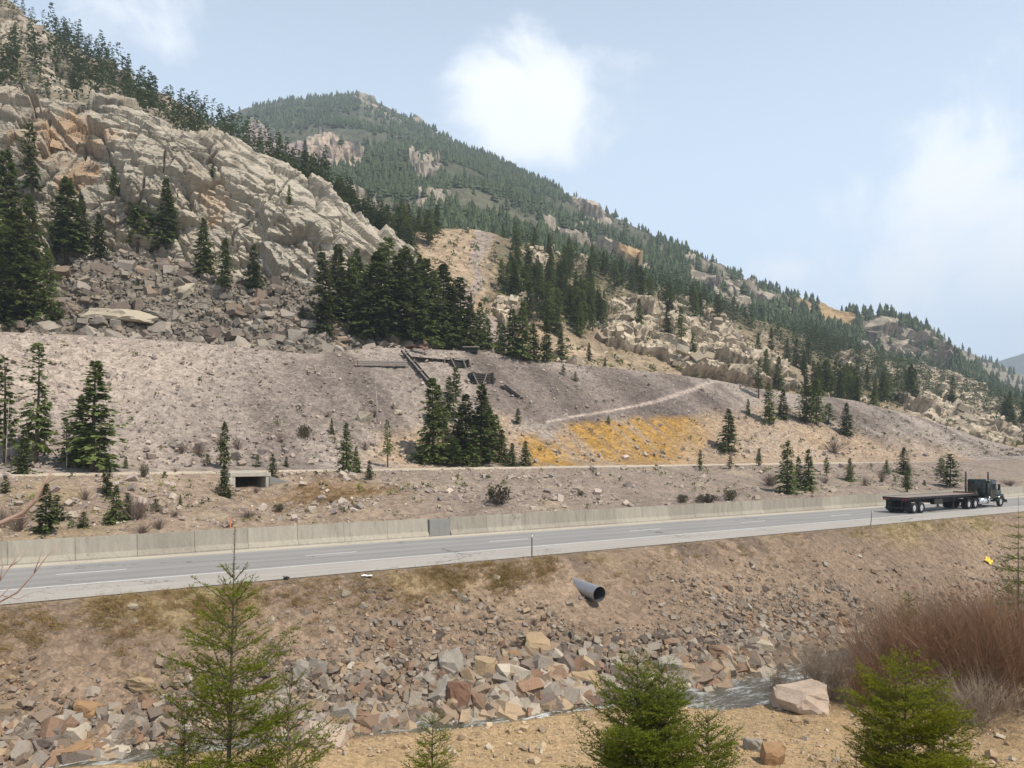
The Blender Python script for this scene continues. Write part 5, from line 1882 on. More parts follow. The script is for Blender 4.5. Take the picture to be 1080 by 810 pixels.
def spur_label(u_, v_, big, kd):
    if u_ < 500:
        w1 = 'on the shaded slope just behind the cliff edge' if v_ < 250 else 'low behind the cliff edge'
    elif u_ < 560:
        w1 = 'right beside the pale scree'
    elif u_ < 600:
        w1 = 'on the spur above the open row of spruces'
    elif u_ < 640:
        w1 = 'on the left shoulder of the wooded spur'
    elif u_ < 700:
        w1 = 'above the left of the pale outcrop' if v_ < 325 else 'among the left rocks of the pale outcrop'
    elif u_ < 760:
        w1 = 'above the pale outcrop' if v_ < 340 else 'among the pale outcrop rocks'
    elif u_ < 830:
        w1 = 'above the right end of the pale outcrop' if v_ < 365 else 'at the right end of the pale outcrop'
    elif u_ < 900:
        w1 = 'right of the pale outcrop'
    elif u_ < 980:
        w1 = 'above the truck on the low spur'
    else:
        w1 = 'on the hazy far right of the spur'
    return f'{big} {kd} {w1}'


for k_ in order[:n_single]:
    kd_ = rr.choice('ssssp')
    hp_ = app[k_] * FPX
    tree(Vector(Qm[k_]) - Vector((0, 0, .3)), float(Hm[k_]), kd_, spur_label(um[k_], vm[k_], 'tall' if hp_ > 40 else 'mid sized' if hp_ > 32 else 'short', 'rounded pine' if kd_ == 'p' else 'pointed spruce'), 'conifers scattered over the wooded spur', rr, rr.uniform(.95, 1.25))


def wood(name, Q, H, templ, rng, wide=(1.0, 1.4), tint=(1, 1, 1)):
    n = len(Q)
    idx = rng.integers(0, len(templ), n)
    a = rng.uniform(0, math.tau, n)
    mats = np.zeros((n, 3, 3))
    mats[:, 0, 0], mats[:, 0, 1], mats[:, 1, 0], mats[:, 1, 1], mats[:, 2, 2] = np.cos(a), -np.sin(a), np.sin(a), np.cos(a), 1
    wd = rng.uniform(*wide, n)
    sc = np.stack([H / 10 * wd, H / 10 * wd, H / 10], -1)
    Q = Q.copy()
    Q[:, 2] -= .05 * H
    cols = (.75 + .55 * rng.random((n, 1))) * np.array(tint)[None, :]
    v, f, c = merge(templ, idx, Q, sc, mats, cols)
    return link(name, mesh_np(name, v, f, M['conifer_far'], c), kind='stuff')


rest = order[n_single:]
wood('spur_wood', Qm[rest], Hm[rest], LOD2, rng)
# slope above the cliff
pu, pv = proj(FOR_P)
row = np.arange(FOR_P.shape[0])[:, None] + 0 * pu
Wf = (1 - .85 * FOR_rock) * (row > 5) * (row < 100) * (pu > -280) * (pu < 440) * np.clip(.7 + 1.2 * fbm(FOR_P * .04, 3, 222), .06, 1.5)
Qf, Hf = forest(FOR_P, Wf, 800, (4.5, 10.0), rng, .6)
wood('upper_slope_wood', Qf, Hf, LOD2, rng, (.9, 1.25))
# far mountain
pu, pv = proj(FOR_X)
row = np.arange(FOR_X.shape[0])[:, None] + 0 * pu
clumps = np.clip(.55 + 2.4 * fbm(FOR_X * .013, 5, 223), .03, 1.6)
Wx = (1 - .94 * FOR_Xrock) * (row > 1) * (row < 157) * clumps * (.55 + .9 * sstep(850, 450, pu))
Qx, Hx = forest(FOR_X, Wx, 15000, (5.0, 9.5), rng, 2.0)
dn = Qx[:, 1] < 470
wood('far_mountain_wood', Qx, Hx, LOD3, rng, (1.2, 2.1))
Qr, Hr = forest(FOR_R, np.ones(FOR_R.shape[:2]) * (np.arange(FOR_R.shape[0]) < 53)[:, None], 1100, (8, 12), rng, 3.0)
wood('receding_ridge_wood', Qr, Hr, LOD3, rng, (1.0, 1.5))

# dead and leafless trees
def bare_tree(u_, vb, vt_, label, name, mat, seed, nbr=16, up=.7, r0=.06):
    q = hit(u_, vb)[0]
    h = (vb - vt_) / FPX * q.y
    r_ = random.Random(seed)
    t = thing(name, label, 'tree', q, 0, 'leafless trees')
    lean = r_.uniform(-.06, .06) * h
    tk = MB().tube([(0, 0, -.3), (lean * .3, 0, h * .4), (lean * .7, .05, h * .75), (lean, 0, h)], [r0, r0 * .8, r0 * .5, r0 * .15], 6)
    tk.build('trunk', mat, t, True)
    br = MB()
    for i in range(nbr):
        f = r_.uniform(.3, .97)
        a = r_.uniform(0, 6.28)
        ln = (1 - f * .7) * h * r_.uniform(.12, .22)
        p0 = Vector((lean * f, 0, h * f))
        d = Vector((math.cos(a), math.sin(a), up * r_.uniform(.3, 1.3)))
        p1 = p0 + d * ln * .6
        p2 = p1 + Vector((d.x * .6, d.y * .6, d.z + .35)) * ln * .5
        br.tube([p0, p1, p2], [r0 * .3, r0 * .2, r0 * .06], 4)
    br.build('branches', mat, t, kind='stuff')


bare_tree(398, 447, 392, 'tall thin dead tree standing bare on the waste heap', 'dead_tree', M['pale_bark'], 1, 26, .1, .09)
for i, (u_, vb, vt_, w_) in enumerate([(6, 492, 420, 'at the far left edge'), (30, 492, 440, 'between the two leftmost tall spruces'), (70, 494, 455, 'right of the second tall spruce'), (98, 496, 415, 'in front of the third tall spruce'), (105, 497, 440, 'just right of the third tall spruce'), (385, 452, 430, 'left of the dead tree on the waste heap')]):
    bare_tree(u_, vb, vt_, 'pale leafless aspen stem ' + w_, 'bare_aspen', M['pale_bark'], 20 + i, 14, 1.2, .05)
q = hit(391, 363)[0]

# ------------------------------------------------------------------ shrubs and willows
def stems(seed, n, h, spread, r0=.012, fork=2, curl=.25, seg=3):
    r = np.random.default_rng(seed)
    mb_v, mb_f = [], []
    off = 0

    def ribbon(P, rad):
        nonlocal off
        k_ = len(P)
        t = np.gradient(P, axis=0)
        t /= np.linalg.norm(t, axis=1, keepdims=True) + 1e-9
        a = np.cross(t, np.array([.3, .2, 1.0]) if abs(t[0, 2]) < .9 else np.array([1., .2, .1]))
        a /= np.linalg.norm(a, axis=1, keepdims=True) + 1e-9
        b = np.cross(t, a)
        for q_ in range(seg):
            ang = q_ * math.tau / seg
            mb_v.append(P + (a * math.cos(ang) + b * math.sin(ang)) * rad[:, None])
        for q_ in range(seg):
            q2 = (q_ + 1) % seg
            i0 = off + q_ * k_ + np.arange(k_ - 1)
            i1 = off + q2 * k_ + np.arange(k_ - 1)
            mb_f.append(np.stack([i0, i1, i1 + 1, i0 + 1], 1))
        off += seg * k_

    for i in range(n):
        a = r.uniform(0, math.tau)
        el_ = math.acos(min(1, r.random() ** .7 * math.sin(spread)))if False else r.uniform(0, spread)
        L = h * r.uniform(.55, 1.05) / max(math.cos(el_), .5) * .9
        d = np.array([math.cos(a) * math.sin(el_), math.sin(a) * math.sin(el_), math.cos(el_)])
        b0 = np.array([r.normal(0, h * .06), r.normal(0, h * .06), -.05])
        tt_ = np.linspace(0, 1, 6)
        bend = r.normal(0, curl, 3) * np.array([1, 1, .2]) * L * .5
        Pp = b0 + d * L * tt_[:, None] + bend * (tt_ ** 2)[:, None]
        ribbon(Pp, r0 * (1 - tt_ * .85) * r.uniform(.7, 1.2))
        for j in range(fork):
            f0 = r.uniform(.25, .8)
            p0 = b0 + d * L * f0 + bend * f0 ** 2
            d2 = d + r.normal(0, .35, 3)
            d2[2] = abs(d2[2])
            d2 /= np.linalg.norm(d2)
            l2 = L * (1 - f0) * r.uniform(.5, 1.0)
            t2 = np.linspace(0, 1, 4)
            Pp2 = p0 + d2 * l2 * t2[:, None] + r.normal(0, .1, 3) * l2 * (t2 ** 2)[:, None]
            ribbon(Pp2, r0 * .55 * (1 - t2 * .8))
    return np.concatenate(mb_v), np.concatenate(mb_f)


def leaf_cloud(seed, n, h, w_, size):
    r = np.random.default_rng(seed)
    p = r.normal(0, 1, (n, 3))
    p /= np.linalg.norm(p, axis=1, keepdims=True)
    p *= (r.random((n, 1)) ** .45) * np.array([w_ * .5, w_ * .5, h * .5])
    p[:, 2] += h * .5
    p *= 1 + .2 * fbm(p * 2.2 / w_, 2, seed)[:, None]
    e = r.normal(0, 1, (n, 3))
    e[:, 2] = np.abs(e[:, 2])
    e /= np.linalg.norm(e, axis=1, keepdims=True)
    s_ = np.cross(e, r.normal(0, 1, (n, 3)))
    s_ /= np.linalg.norm(s_, axis=1, keepdims=True)
    ln = size * r.uniform(.5, 1.3, (n, 1))
    V = np.stack([p, p + e * ln * .5 + s_ * ln * .3, p + e * ln, p + e * ln * .5 - s_ * ln * .3], 1).reshape(-1, 3)
    return V, np.arange(n * 4).reshape(n, 4)


SHR = [mesh_np('bare_stems', *stems(900 + i, 70, 1.0, 1.15, .012, 3), M['twig']) for i in range(3)]
SHL = [mesh_np('shrub_leaves', *leaf_cloud(910 + i, 420, .95, 1.5, .16), M['scrub']) for i in range(3)]


def shrub(u_, vb, wpx, hpx, leafy, label, group):
    q = hit(u_, vb)
    if not q:
        return
    q = q[0]
    mpp = q.y / FPX
    t = thing('leafy_shrub' if leafy else 'bare_shrub', label, 'shrub', q, rr.uniform(0, 6.28), group)
    k_ = rr.randrange(3)
    t.scale = (wpx * mpp / 1.7, wpx * mpp / 1.7, hpx * mpp / .95)
    link('stems', SHR[k_], t)
    if leafy:
        link('leaves', SHL[k_], t)


for lb, grp, lst in [
    ('rounded green and brown bush alone on the slope behind the barrier', None, [(525, 532, 34, 20, 1)]),
    ('grey leafless shrub at the foot of the waste heap', 'shrubs at the heap foot', [(192, 478, 18, 12, 0), (210, 480, 22, 18, 0), (251, 474, 16, 14, 0), (297, 467, 10, 14, 0), (321, 462, 18, 14, 1), (232, 470, 12, 12, 0), (152, 503, 12, 13, 1), (185, 498, 10, 6, 0), (385, 475, 12, 14, 0), (395, 440, 14, 12, 0), (345, 440, 10, 8, 0)]),
    ('low dry shrub on the slope behind the barrier', 'shrubs behind the barrier', [(150, 562, 26, 12, 0), (168, 558, 24, 14, 0), (185, 545, 20, 10, 0), (90, 527, 16, 16, 0), (20, 560, 40, 30, 0), (2, 556, 30, 30, 0), (145, 548, 40, 30, 0), (232, 522, 20, 14, 0), (240, 556, 18, 10, 0), (262, 545, 30, 8, 0), (294, 540, 14, 9, 1), (270, 520, 12, 9, 0), (540, 548, 26, 8, 0), (612, 524, 9, 7, 1), (574, 527, 7, 6, 0), (720, 530, 14, 9, 1), (745, 530, 30, 9, 1), (770, 528, 18, 12, 1), (812, 512, 30, 16, 0), (955, 515, 24, 12, 0), (912, 512, 14, 12, 0), (880, 478, 26, 18, 0), (930, 508, 16, 16, 0), (1065, 512, 18, 8, 0), (870, 510, 14, 10, 0)]),
    ('tan scrubby bush on the creek embankment', 'bushes on the creek embankment', [(545, 683, 14, 14, 0), (563, 660, 14, 12, 0), (525, 660, 8, 12, 0)]),
]:
    lst = sorted(lst)
    for i, (u_, vb, w_, h_, lf) in enumerate(lst):
        od = ORD[i] if i < 20 else ORD[len(lst) - 1 - i] if False else None
        lab = lb if len(lst) == 1 else (f'{lb}, {ORD[i]} from the left' if i < len(lst) / 2 + .5 else f'{lb}, {ORD[len(lst) - 1 - i]} from the right')
        shrub(u_, vb, w_, h_, lf, lab, grp)

# low scrub and tufts that dot the slopes, too small to count
rng = np.random.default_rng(47)
TUFT = [leaf_cloud(960 + i, 14, .8, 1.2, .5) for i in range(5)]
Qs, Hs = [], []
pu, pv = proj(FOR_M)
row = np.arange(FOR_M.shape[0])[:, None] + 0 * pu
a_, b_ = forest(FOR_M, (row > 4) * (row < 162) * (1 - .6 * FOR_Mrock) * np.clip(.5 + fbm(FOR_M * .05, 3, 241), .05, 1), 1500, (6, 16), rng, .8)
Qs.append(a_), Hs.append(b_)
pu, pv = proj(tail_P)
row = np.arange(tail_P.shape[0])[:, None] + 0 * pu
a_, b_ = forest(tail_P, ((row > 3) * (row < 112) * np.clip(.1 + sstep(40, 8, row) * .6 + sstep(740, 860, pu) * .6 + .6 * fbm(tail_P * .08, 3, 242), .01, 1)), 420, (2.5, 7), rng, .3)
Qs.append(a_), Hs.append(b_)
s_r, n_r = rng.uniform(-2, 110, 420), rng.uniform(49.5, 65, 420)
kp = (fbm(np.stack([s_r * .2, n_r * .2, 0 * s_r], -1), 3, 243) > -.05) & ~((np.abs(s_r - PORTAL[0]) < 2.5) & (n_r > 60))
s_r, n_r = s_r[kp], n_r[kp]
a_ = np.stack([*xy(s_r, n_r), ground_h(s_r, n_r)], -1)
Qs.append(a_), Hs.append(rng.uniform(2, 5, len(a_)))
Qs, Hs = np.concatenate(Qs), np.concatenate(Hs)
n_t = len(Qs)
tint = np.array([(1.0, 1.0, .9), (1.9, 1.35, 1.0), (2.3, 1.75, 1.2), (.8, .95, .8)])[rng.integers(0, 4, n_t)] * rng.uniform(.7, 1.3, (n_t, 1))
mt_ = rot_mats(n_t, rng, .1)
v_, f_, c_ = merge(TUFT, rng.integers(0, 5, n_t), Qs, Hs / 10, mt_, tint)
link('slope_scrub', mesh_np('slope_scrub', v_, f_, M['conifer_far'], c_), kind='stuff')

WIL = [mesh_np('willow_stems', *stems(930 + i, 110, 1.0, .85, .0028, 10, .42), M['willow']) for i in range(3)]
WIG = [mesh_np('willow_stems', *stems(940 + i, 90, 1.0, .8, .0028, 10, .42), M['willow_grey']) for i in range(2)]
for i, (u_, vb, vt_, wpx, gr, lb) in enumerate([
    (858, 735, 652, 60, 1, 'grey willow bush right behind the pink boulder'), (880, 738, 660, 60, 1, 'dark grey willow bush at the water edge left of the thicket'), (820, 738, 692, 34, 1, 'small thin grey willow left of the pink boulder'),
    (940, 742, 630, 90, 0, 'red brown willow at the left front of the thicket'), (965, 735, 600, 120, 0, 'red brown willow in the middle front of the thicket'), (1010, 742, 596, 130, 0, 'tall red brown willow behind the yellow green sapling'),
    (1055, 748, 590, 130, 0, 'red brown willow at the right front of the thicket'), (1095, 745, 575, 130, 0, 'red brown willow cut by the right picture edge'), (940, 700, 608, 80, 1, 'grey willow at the back left of the thicket'),
    (985, 690, 602, 90, 1, 'grey willow at the back middle of the thicket'), (1040, 690, 598, 100, 0, 'red brown willow at the back right of the thicket'), (1030, 765, 690, 110, 1, 'low grey willow branches at the front right of the thicket'), (908, 745, 655, 46, 0, 'slender red brown willow beside the water gap')]):
    q = hit(u_, vb, [G[0], EMB])[0]
    mpp = q.y / FPX
    t = link('willow_bush', (WIG if gr else WIL)[i % 2], label=lb, category='willow', group='willow bushes beside the creek')
    t.location = q
    hh = (vb - vt_) * mpp
    t.scale = (wpx * mpp / .95, wpx * mpp / .95, hh)
    t.rotation_euler = (0, 0, i * 1.7)

# ------------------------------------------------------------------ young firs in the foreground, needle by needle
def young_fir(u_, vtip, depth, rad_px, seed, label, lean=(0, 0), dens=1.0, leader=.5, whorl=.30, yellow=.0, sides=(), asc=1.0, spread=.5):
    r = np.random.default_rng(seed)
    X, Y = (u_ - U0) / FPX * depth, depth
    ground = drop(X, Y)[0]
    tipz = CAMZ + (HOR - vtip) / FPX * depth
    H = tipz - ground.z
    mpp = depth / FPX
    t = thing('young_fir', label, 'tree', (X, Y, ground.z), 0, 'young firs in the foreground')
    A, D, Ln, Cv, Rd, Yl = [], [], [], [], [], []     # axes

    def axis_(a, d, l, c, rad, y):
        A.append(a), D.append(d), Ln.append(l), Cv.append(c), Rd.append(rad), Yl.append(y)

    def crown(base, hh, rmax, lead):
        z = hh - lead
        first = True
        while z > .1:
            dist = hh - z
            nb = int(r.integers(5, 8))
            a0 = r.uniform(0, 6.28)
            for b_i in range(nb + (0 if first else 3)):
                az_ = a0 + b_i * math.tau / nb + r.normal(0, .25)
                zz = z + (r.uniform(-.02, .02) if b_i < nb else r.uniform(0, whorl))
                k_ = (1.0 if b_i < nb else .55) * r.uniform(.45, 1.2)
                L = min(.12 + spread * (hh - zz) ** .95, rmax * (1 - .25 * zz / hh)) * k_
                if first:
                    L = .24 * r.uniform(.7, 1.1)
                pit = (.55 - .40 * min(1, dist / (hh * .7))) * asc + r.normal(0, .10)
                d = np.array([math.cos(az_) * math.cos(pit), math.sin(az_) * math.cos(pit), math.sin(pit)])
                a = base + np.array([0, 0, zz])
                cv = np.array([0, 0, r.uniform(-.02, .28)])
                axis_(a, d, L, cv, .0035 + .006 * L, .4)
                sdv = np.array([-math.sin(az_), math.cos(az_), 0])
                m = int(L / .055)
                for j in range(2, m):
                    tj = j / m + r.uniform(-.02, .02)
                    p = a + d * L * tj + cv * L * tj * tj
                    l2 = L * (1 - tj) * .55 * r.uniform(.6, 1.15) + .05
                    for sg in (-1, 1):
                        if r.random() > dens * min(1.0, max(.35, dist / 1.1 if spread < .45 else 1.0)):
                            continue
                        d2 = d * .62 + sdv * sg * .72 + np.array([0, 0, r.normal(-.02, .16)])
                        d2 /= np.linalg.norm(d2)
                        axis_(p, d2, l2, np.array([0, 0, r.uniform(-.05, .2)]), .0022, .7)
                        m2 = int(l2 / .075)
                        for q_ in range(1, m2):
                            tq = q_ / m2
                            for s2 in (-1, 1):
                                if r.random() < .72 * dens:
                                    d3 = d2 * .65 + np.cross(d2, [0, 0, 1.]) * s2 * .7 + np.array([0, 0, r.normal(.03, .14)])
                                    d3 /= np.linalg.norm(d3)
                                    axis_(p + d2 * l2 * tq, d3, (l2 * (1 - tq) * .6 + .035) * r.uniform(.7, 1.1), np.zeros(3), .0016, 1.0)
            z -= whorl * r.uniform(.8, 1.15)
            first = False

    top = np.array([0, 0, 0.0])
    crown(np.zeros(3), H, rad_px * mpp, leader)
    axis_(np.array([0, 0, H - leader]), np.array([0, 0, 1.]), leader, np.zeros(3), .004, .3)
    for (du, vt2, rp) in sides:
        b2 = np.array([du * mpp, r.uniform(-.3, .1), 0])
        h2 = CAMZ + (HOR - vt2) / FPX * depth - ground.z
        crown(b2, h2, rp * mpp, leader * .4)
        axis_(b2 + np.array([0, 0, h2 - leader * .4]), np.array([0, 0, 1.]), leader * .4, np.zeros(3), .004, .3)
    A, D, Ln, Cv, Rd, Yl = map(np.array, (A, D, Ln, Cv, Rd, Yl))
    # keep only what can be near the frame: needles far below it stay thinner
    zmin = CAMZ - (830 - HOR) / FPX * depth - ground.z
    low = A[:, 2] < zmin - .25
    # needles
    nn = np.maximum((Ln / (.0105 * max(1.0, depth / 10.0)) * np.where(low, .25, 1.0)).astype(int), 3)
    ai = np.repeat(np.arange(len(A)), nn)
    K = len(ai)
    tpos = r.random(K)
    P = A[ai] + D[ai] * (Ln[ai] * tpos)[:, None] + Cv[ai] * (Ln[ai] * tpos ** 2)[:, None]
    up = np.array([0, 0, 1.])
    sd = np.cross(D[ai], up)
    nrm = np.linalg.norm(sd, axis=1, keepdims=True)
    sd = np.where(nrm < .15, np.array([1., 0, 0]), sd / (nrm + 1e-9))
    nv_ = np.cross(sd, D[ai])
    ang = np.where(r.random(K) < .8, r.normal(0, .55, K) + np.where(r.random(K) < .5, 0, math.pi), r.uniform(0, 6.28, K))
    vert = np.abs(D[ai][:, 2]) > .85
    ang = np.where(vert, r.uniform(0, 6.28, K), ang)
    out_d = sd * np.cos(ang)[:, None] + nv_ * np.abs(np.sin(ang))[:, None]
    nd = out_d * .8 + D[ai] * .55
    nd /= np.linalg.norm(nd, axis=1, keepdims=True)
    nl = r.uniform(.022, .040, K) * (.8 + .35 * (depth / 10))
    wv_ = np.cross(nd, r.normal(0, 1, (K, 3)))
    wv_ /= np.linalg.norm(wv_, axis=1, keepdims=True) + 1e-9
    wd = (.0050 * (.6 + .4 * depth / 10))
    V = np.stack([P + wv_ * wd, P - wv_ * wd, P + nd * nl[:, None]], 1).reshape(-1, 3)
    young = Yl[ai] * tpos
    c = np.stack([.62 + .55 * young + .30 * yellow, .72 + .42 * young + .14 * yellow, .75 - .05 * young - .25 * yellow], -1)
    c *= r.uniform(.75, 1.2, (K, 1)) * (.85 + .3 * r.random(len(A)))[ai][:, None]
    me = mesh_np('needles', V, np.arange(K * 3).reshape(K, 3), M['fir'], np.repeat(c, 3, 0))
    link('needles', me, t)
    # woody axes as three-sided tapered sticks
    n = len(A)
    tt_ = np.array([0, .5, 1.0])
    a1 = np.cross(D, np.array([.31, .17, .93]))
    a1 /= np.linalg.norm(a1, axis=1, keepdims=True)
    b1 = np.cross(D, a1)
    VV = []
    for k_, tq in enumerate(tt_):
        pc = A + D * (Ln * tq)[:, None] + Cv * (Ln * tq * tq)[:, None]
        for q_ in range(3):
            an = q_ * math.tau / 3
            VV.append(pc + (a1 * math.cos(an) + b1 * math.sin(an)) * (Rd * (1 - .75 * tq))[:, None])
    VV = np.stack(VV, 1)
    FF = []
    for k_ in range(2):
        for q_ in range(3):
            FF.append((k_ * 3 + q_, k_ * 3 + (q_ + 1) % 3, k_ * 3 + 3 + (q_ + 1) % 3, k_ * 3 + 3 + q_))
    big = Rd > .0023
    FF = (np.array(FF)[None] + (np.arange(big.sum()) * 9)[:, None, None]).reshape(-1, 4)
    link('branches', mesh_np('branches', VV[big].reshape(-1, 3), FF, M['bark']), t)
    mb = MB().tube([(0, 0, -.3), (0, 0, H * .4), (0, 0, H * .8), (0, 0, H - .02)], [.008 + .007 * H, .006 + .0045 * H, .008, .004], 7)
    for (du, vt2, rp) in sides:
        h2 = CAMZ + (HOR - vt2) / FPX * depth - ground.z
        mb.tube([(du * mpp * .3, 0, -.2), (du * mpp, 0, .3), (du * mpp, 0, h2 - .02)], [.02, .018, .004], 6)
    mb.build('trunk', M['bark'], t, True)
    t.rotation_euler = (lean[0], lean[1], 0)
    return K


K = []
K.append(young_fir(237, 556, 8.0, 92, 61, 'tall thin young fir with long bare leader at lower left', (0, R(1.5)), 0.86, .55, .24, .6, sides=((62, 702, 70), (-48, 742, 50)), asc=1.35, spread=.42))
K.append(young_fir(456, 754, 10.5, 42, 62, 'smallest young fir tip rising at the bottom edge', (0, 0), 1.0, .12, .15, .7, spread=.5))
K.append(young_fir(672, 690, 9.5, 95, 63, 'dense dark green young fir with two tips at lower centre', (0, 0), 1.0, .12, .145, .45, sides=((24, 702, 55), (75, 758, 55)), spread=.74))
K.append(young_fir(955, 688, 9.5, 92, 64, 'bushy yellow green young fir in front of the willows', (0, 0), 1.0, .13, .155, 1.2, sides=((40, 742, 48), (-30, 752, 50)), spread=.74))
K.append(young_fir(1074, 522, 36.0, 40, 65, 'tall young fir cut by the right picture edge', (0, 0), .45, 1.1, .50, .1, asc=.3, spread=.32))
K.append(young_fir(958, 622, 36.0, 16, 66, 'tiny fir poking up at the back of the willow thicket', (0, 0), .7, .3, .3, .1))

# leafless branch reaching in at the left edge
def pxp(u_, v_, d):
    return Vector(((u_ - U0) / FPX * d, d, CAMZ + (HOR - v_) / FPX * d))


DB = 5.0
gb = drop(*pxp(-90, 600, DB)[:2])[0]
br = thing('bare_branch_bush', 'leafless reddish branches reaching in at the left edge', 'shrub', gb)
for pts, rad, nm in [
    ([(-95, 900), (-70, 640), (-40, 566), (0, 552), (24, 541), (38, 527), (47, 509), (54, 498)], [.03, .026, .021, .018, .0155, .013, .010, .007], 'main_branch'),
    ([(46, 512), (56, 506), (66, 503)], [.006, .004, .002], 'twig'), ([(36, 530), (44, 524), (50, 522)], [.005, .003, .002], 'twig'), ([(10, 548), (24, 546), (36, 545)], [.005, .003, .002], 'twig'),
    ([(-85, 900), (-50, 690), (-10, 640), (18, 625), (34, 607), (47, 590), (60, 575)], [.02, .014, .0085, .0065, .005, .0035, .002], 'side_branch'),
    ([(36, 604), (42, 588), (46, 574)], [.004, .003, .0015], 'twig'), ([(2, 628), (18, 632), (36, 624)], [.004, .003, .0015], 'twig'), ([(-60, 760), (-25, 640), (0, 612), (12, 596), (24, 578)], [.014, .009, .006, .004, .002], 'side_branch'),
    ([(0, 612), (3, 595), (1, 585)], [.004, .003, .0015], 'twig'), ([(10, 598), (22, 590), (30, 578)], [.0035, .002, .0015], 'twig'), ([(-20, 650), (8, 622), (14, 612)], [.004, .003, .0015], 'twig')]:
    mb = MB()
    mb.tube([pxp(a_, b_, DB + .02 * i) - gb for i, (a_, b_) in enumerate(pts)], [x * .9 for x in rad], 6)
    mb.build(nm, M['branch'], br, True)

# ------------------------------------------------------------------ dry grass
rng = np.random.default_rng(55)


def grass(name, s_r, n_r, hmin, hmax, blades, lean, tint):
    n = len(s_r)
    Xr, Yr = xy(s_r, n_r)
    Zr = ground_h(s_r, n_r)
    bi = np.repeat(np.arange(n), blades)
    K_ = len(bi)
    base = np.stack([Xr, Yr, Zr], -1)[bi] + rng.normal(0, .10, (K_, 3)) * np.array([1, 1, .05])
    h = rng.uniform(hmin, hmax, K_)
    d = rng.normal(0, .45, (K_, 3))
    d[:, 2] = 1
    d += np.array(lean)
    d /= np.linalg.norm(d, axis=1, keepdims=True)
    sd = np.cross(d, rng.normal(0, 1, (K_, 3)))
    sd /= np.linalg.norm(sd, axis=1, keepdims=True)
    wv_ = rng.uniform(.004, .011, (K_, 1))
    tip = base + d * h[:, None]
    tip[:, 2] -= h * .15
    V = np.stack([base + sd * wv_, base - sd * wv_, tip], 1).reshape(-1, 3)
    c = rng.uniform(.65, 1.3, (K_, 1)) * (np.array(tint) + rng.normal(0, .06, (K_, 3)))
    g_o = link(name, mesh_np(name, V, np.arange(K_ * 3).reshape(K_, 3), M['drygrass'], np.repeat(c, 3, 0)), kind='stuff')
    return g_o


N_ = 7000
s_r = rng.uniform(-3, 48, N_)
n_r = rng.normal(33.9, .8, N_)
Xr, Yr = xy(s_r, n_r)
Zr = ground_h(s_r, n_r)
ur, vr = proj(np.stack([Xr, Yr, Zr], -1))
dn = np.exp(-((ur - 100) / 130) ** 2) * 1.0 + np.exp(-((ur - 495) / 75) ** 2) * .9 + np.exp(-((ur - 260) / 60) ** 2) * .3 + .06
dn *= np.clip(.55 + 1.6 * fbm(np.stack([Xr * .6, Yr * .6, 0 * Xr], -1), 3, 231), 0, 1.3)
kp = (rng.random(N_) < dn * 1.3) & (n_r < 35.2) & (n_r > 31.4)
grass('verge_grass', s_r[kp], n_r[kp], .15, .55, 20, (-.15, -.55, -.35), (1.0, .92, .85))
N_ = 1500
s_r, n_r = rng.normal(20.5, 4.2, N_), rng.normal(58.2, 2.3, N_)
kp = fbm(np.stack([s_r * .5, n_r * .5, 0 * s_r], -1), 3, 235) > -.08
grass('portal_grass', s_r[kp], n_r[kp], .12, .4, 10, (0, -.2, 0), (.85, .70, .62))
N_ = 500
s_r, n_r = rng.uniform(52, 75, N_), rng.normal(34.2, .5, N_)
grass('far_verge_grass', s_r, n_r, .12, .35, 14, (0, -.3, 0), (.95, 1.0, .7))
uu_, vv_ = rng.uniform(820, 1080, 500), rng.uniform(750, 812, 500)
dd_ = 10.3 * FPX / (vv_ - HOR)
Xr, Yr = (uu_ - U0) / FPX * dd_, dd_
cl_ = fbm(np.stack([Xr * .7, Yr * .7, 0 * Xr], -1), 3, 233) > .12
grass('bank_grass', (Xr * S2[0] + Yr * S2[1])[cl_], (Xr * N2[0] + Yr * N2[1])[cl_], .08, .3, 9, (0, 0, 0), (1.0, .95, .95))

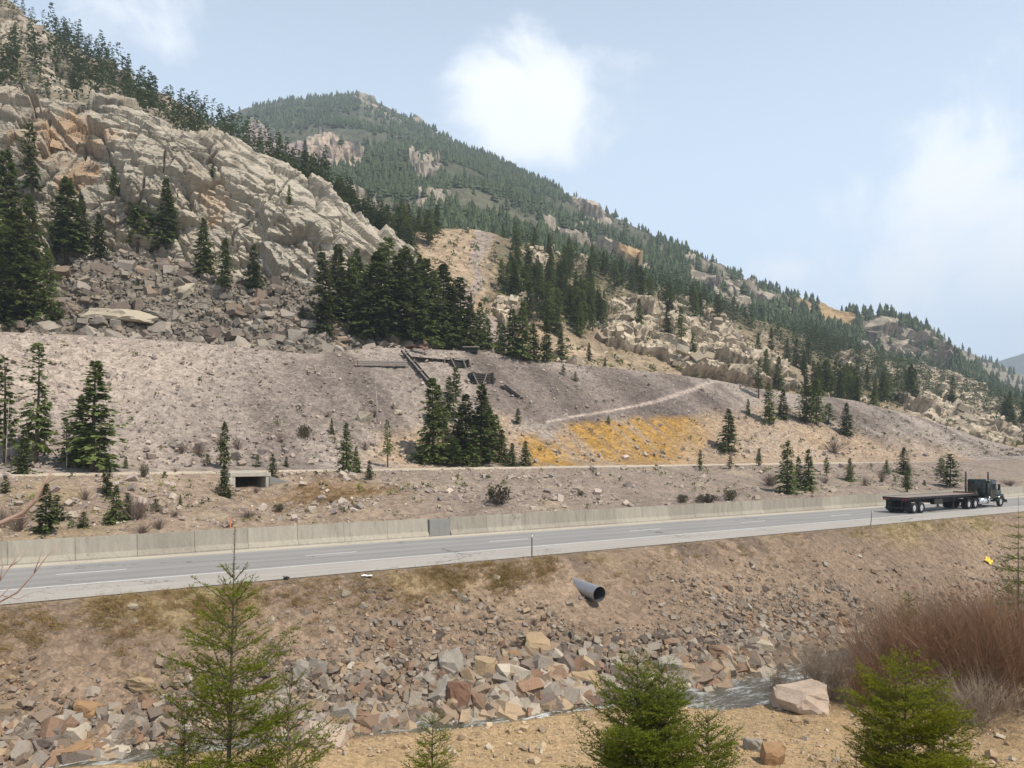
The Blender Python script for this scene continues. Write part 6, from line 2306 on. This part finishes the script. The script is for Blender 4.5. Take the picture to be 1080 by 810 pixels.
# ------------------------------------------------------------------ litter
def litter(u_, v_, w_, d_, h_, mat, name, label, seed):
    q, nn = hit(u_, v_)
    r = random.Random(seed)
    bm = bmesh.new()
    bmesh.ops.create_grid(bm, x_segments=7, y_segments=6, size=.5)
    for vtx in bm.verts:
        vtx.co.x = vtx.co.x * w_ + r.uniform(-.04, .04) * w_
        vtx.co.y = vtx.co.y * d_ + r.uniform(-.04, .04) * d_
        vtx.co.z = h_ * (.4 + r.uniform(-.3, .6))
    bmesh.ops.solidify(bm, geom=bm.faces[:], thickness=.02)
    me = bpy.data.meshes.new(name)
    bm.to_mesh(me)
    bm.free()
    me.materials.append(mat)
    o = link(name, me, label=label, category='litter')
    o.location = q + nn * .05
    o.rotation_euler = nn.to_track_quat('Z', 'Y').to_euler()
    o.rotation_euler.rotate_axis('Z', r.uniform(0, 6))


litter(1042, 592, 1.0, .6, .12, M['yellow_sheet'], 'plastic_sheet', 'bright yellow plastic sheet among rocks by the right fir', 1)
litter(641, 724, .5, .45, .2, M['blue_tarp'], 'tarp_scrap', 'crumpled blue tarp scrap beside a broad tan boulder', 2)
litter(387, 608.5, .5, .2, .06, M['white_rubbish'], 'plastic_scrap', 'white plastic scrap on the verge at the grass edge', 4)
litter(302, 611, .45, .2, .10, M['rubber'], 'tyre_scrap', 'black tyre scrap lying beside the road', 5)
boulder(286, 654, 6, 8, 'pale', 'small bright white stone right of the tall young fir', 941)
boulder(523, 609, 8, 5, 'pale', 'small white stone on the grassy verge under the post', 942)

# ------------------------------------------------------------------ hazy air between the camera and the mountains
hz_m = bpy.data.materials.new('hazy air')
hz_m.use_nodes = True
h_ = NT(hz_m.node_tree)
h_.n.clear()
pvn = h_.node('ShaderNodeVolumePrincipled')
pvn.inputs['Color'].default_value = (.74, .86, 1.0, 1)
pvn.inputs['Density'].default_value = HAZE
pvn.inputs['Anisotropy'].default_value = 0.1
ho = h_.node('ShaderNodeOutputMaterial')
h_.l.new(pvn.outputs[0], ho.inputs['Volume'])
ztop = float(max(FOR_X[..., 2].max(), FOR_P[..., 2].max(), Pr[..., 2].max())) + 30
MB().box((0, 1150, (ztop - 16) / 2), (6200, 4000, ztop + 16)).build('haze', hz_m, None, kind='stuff')
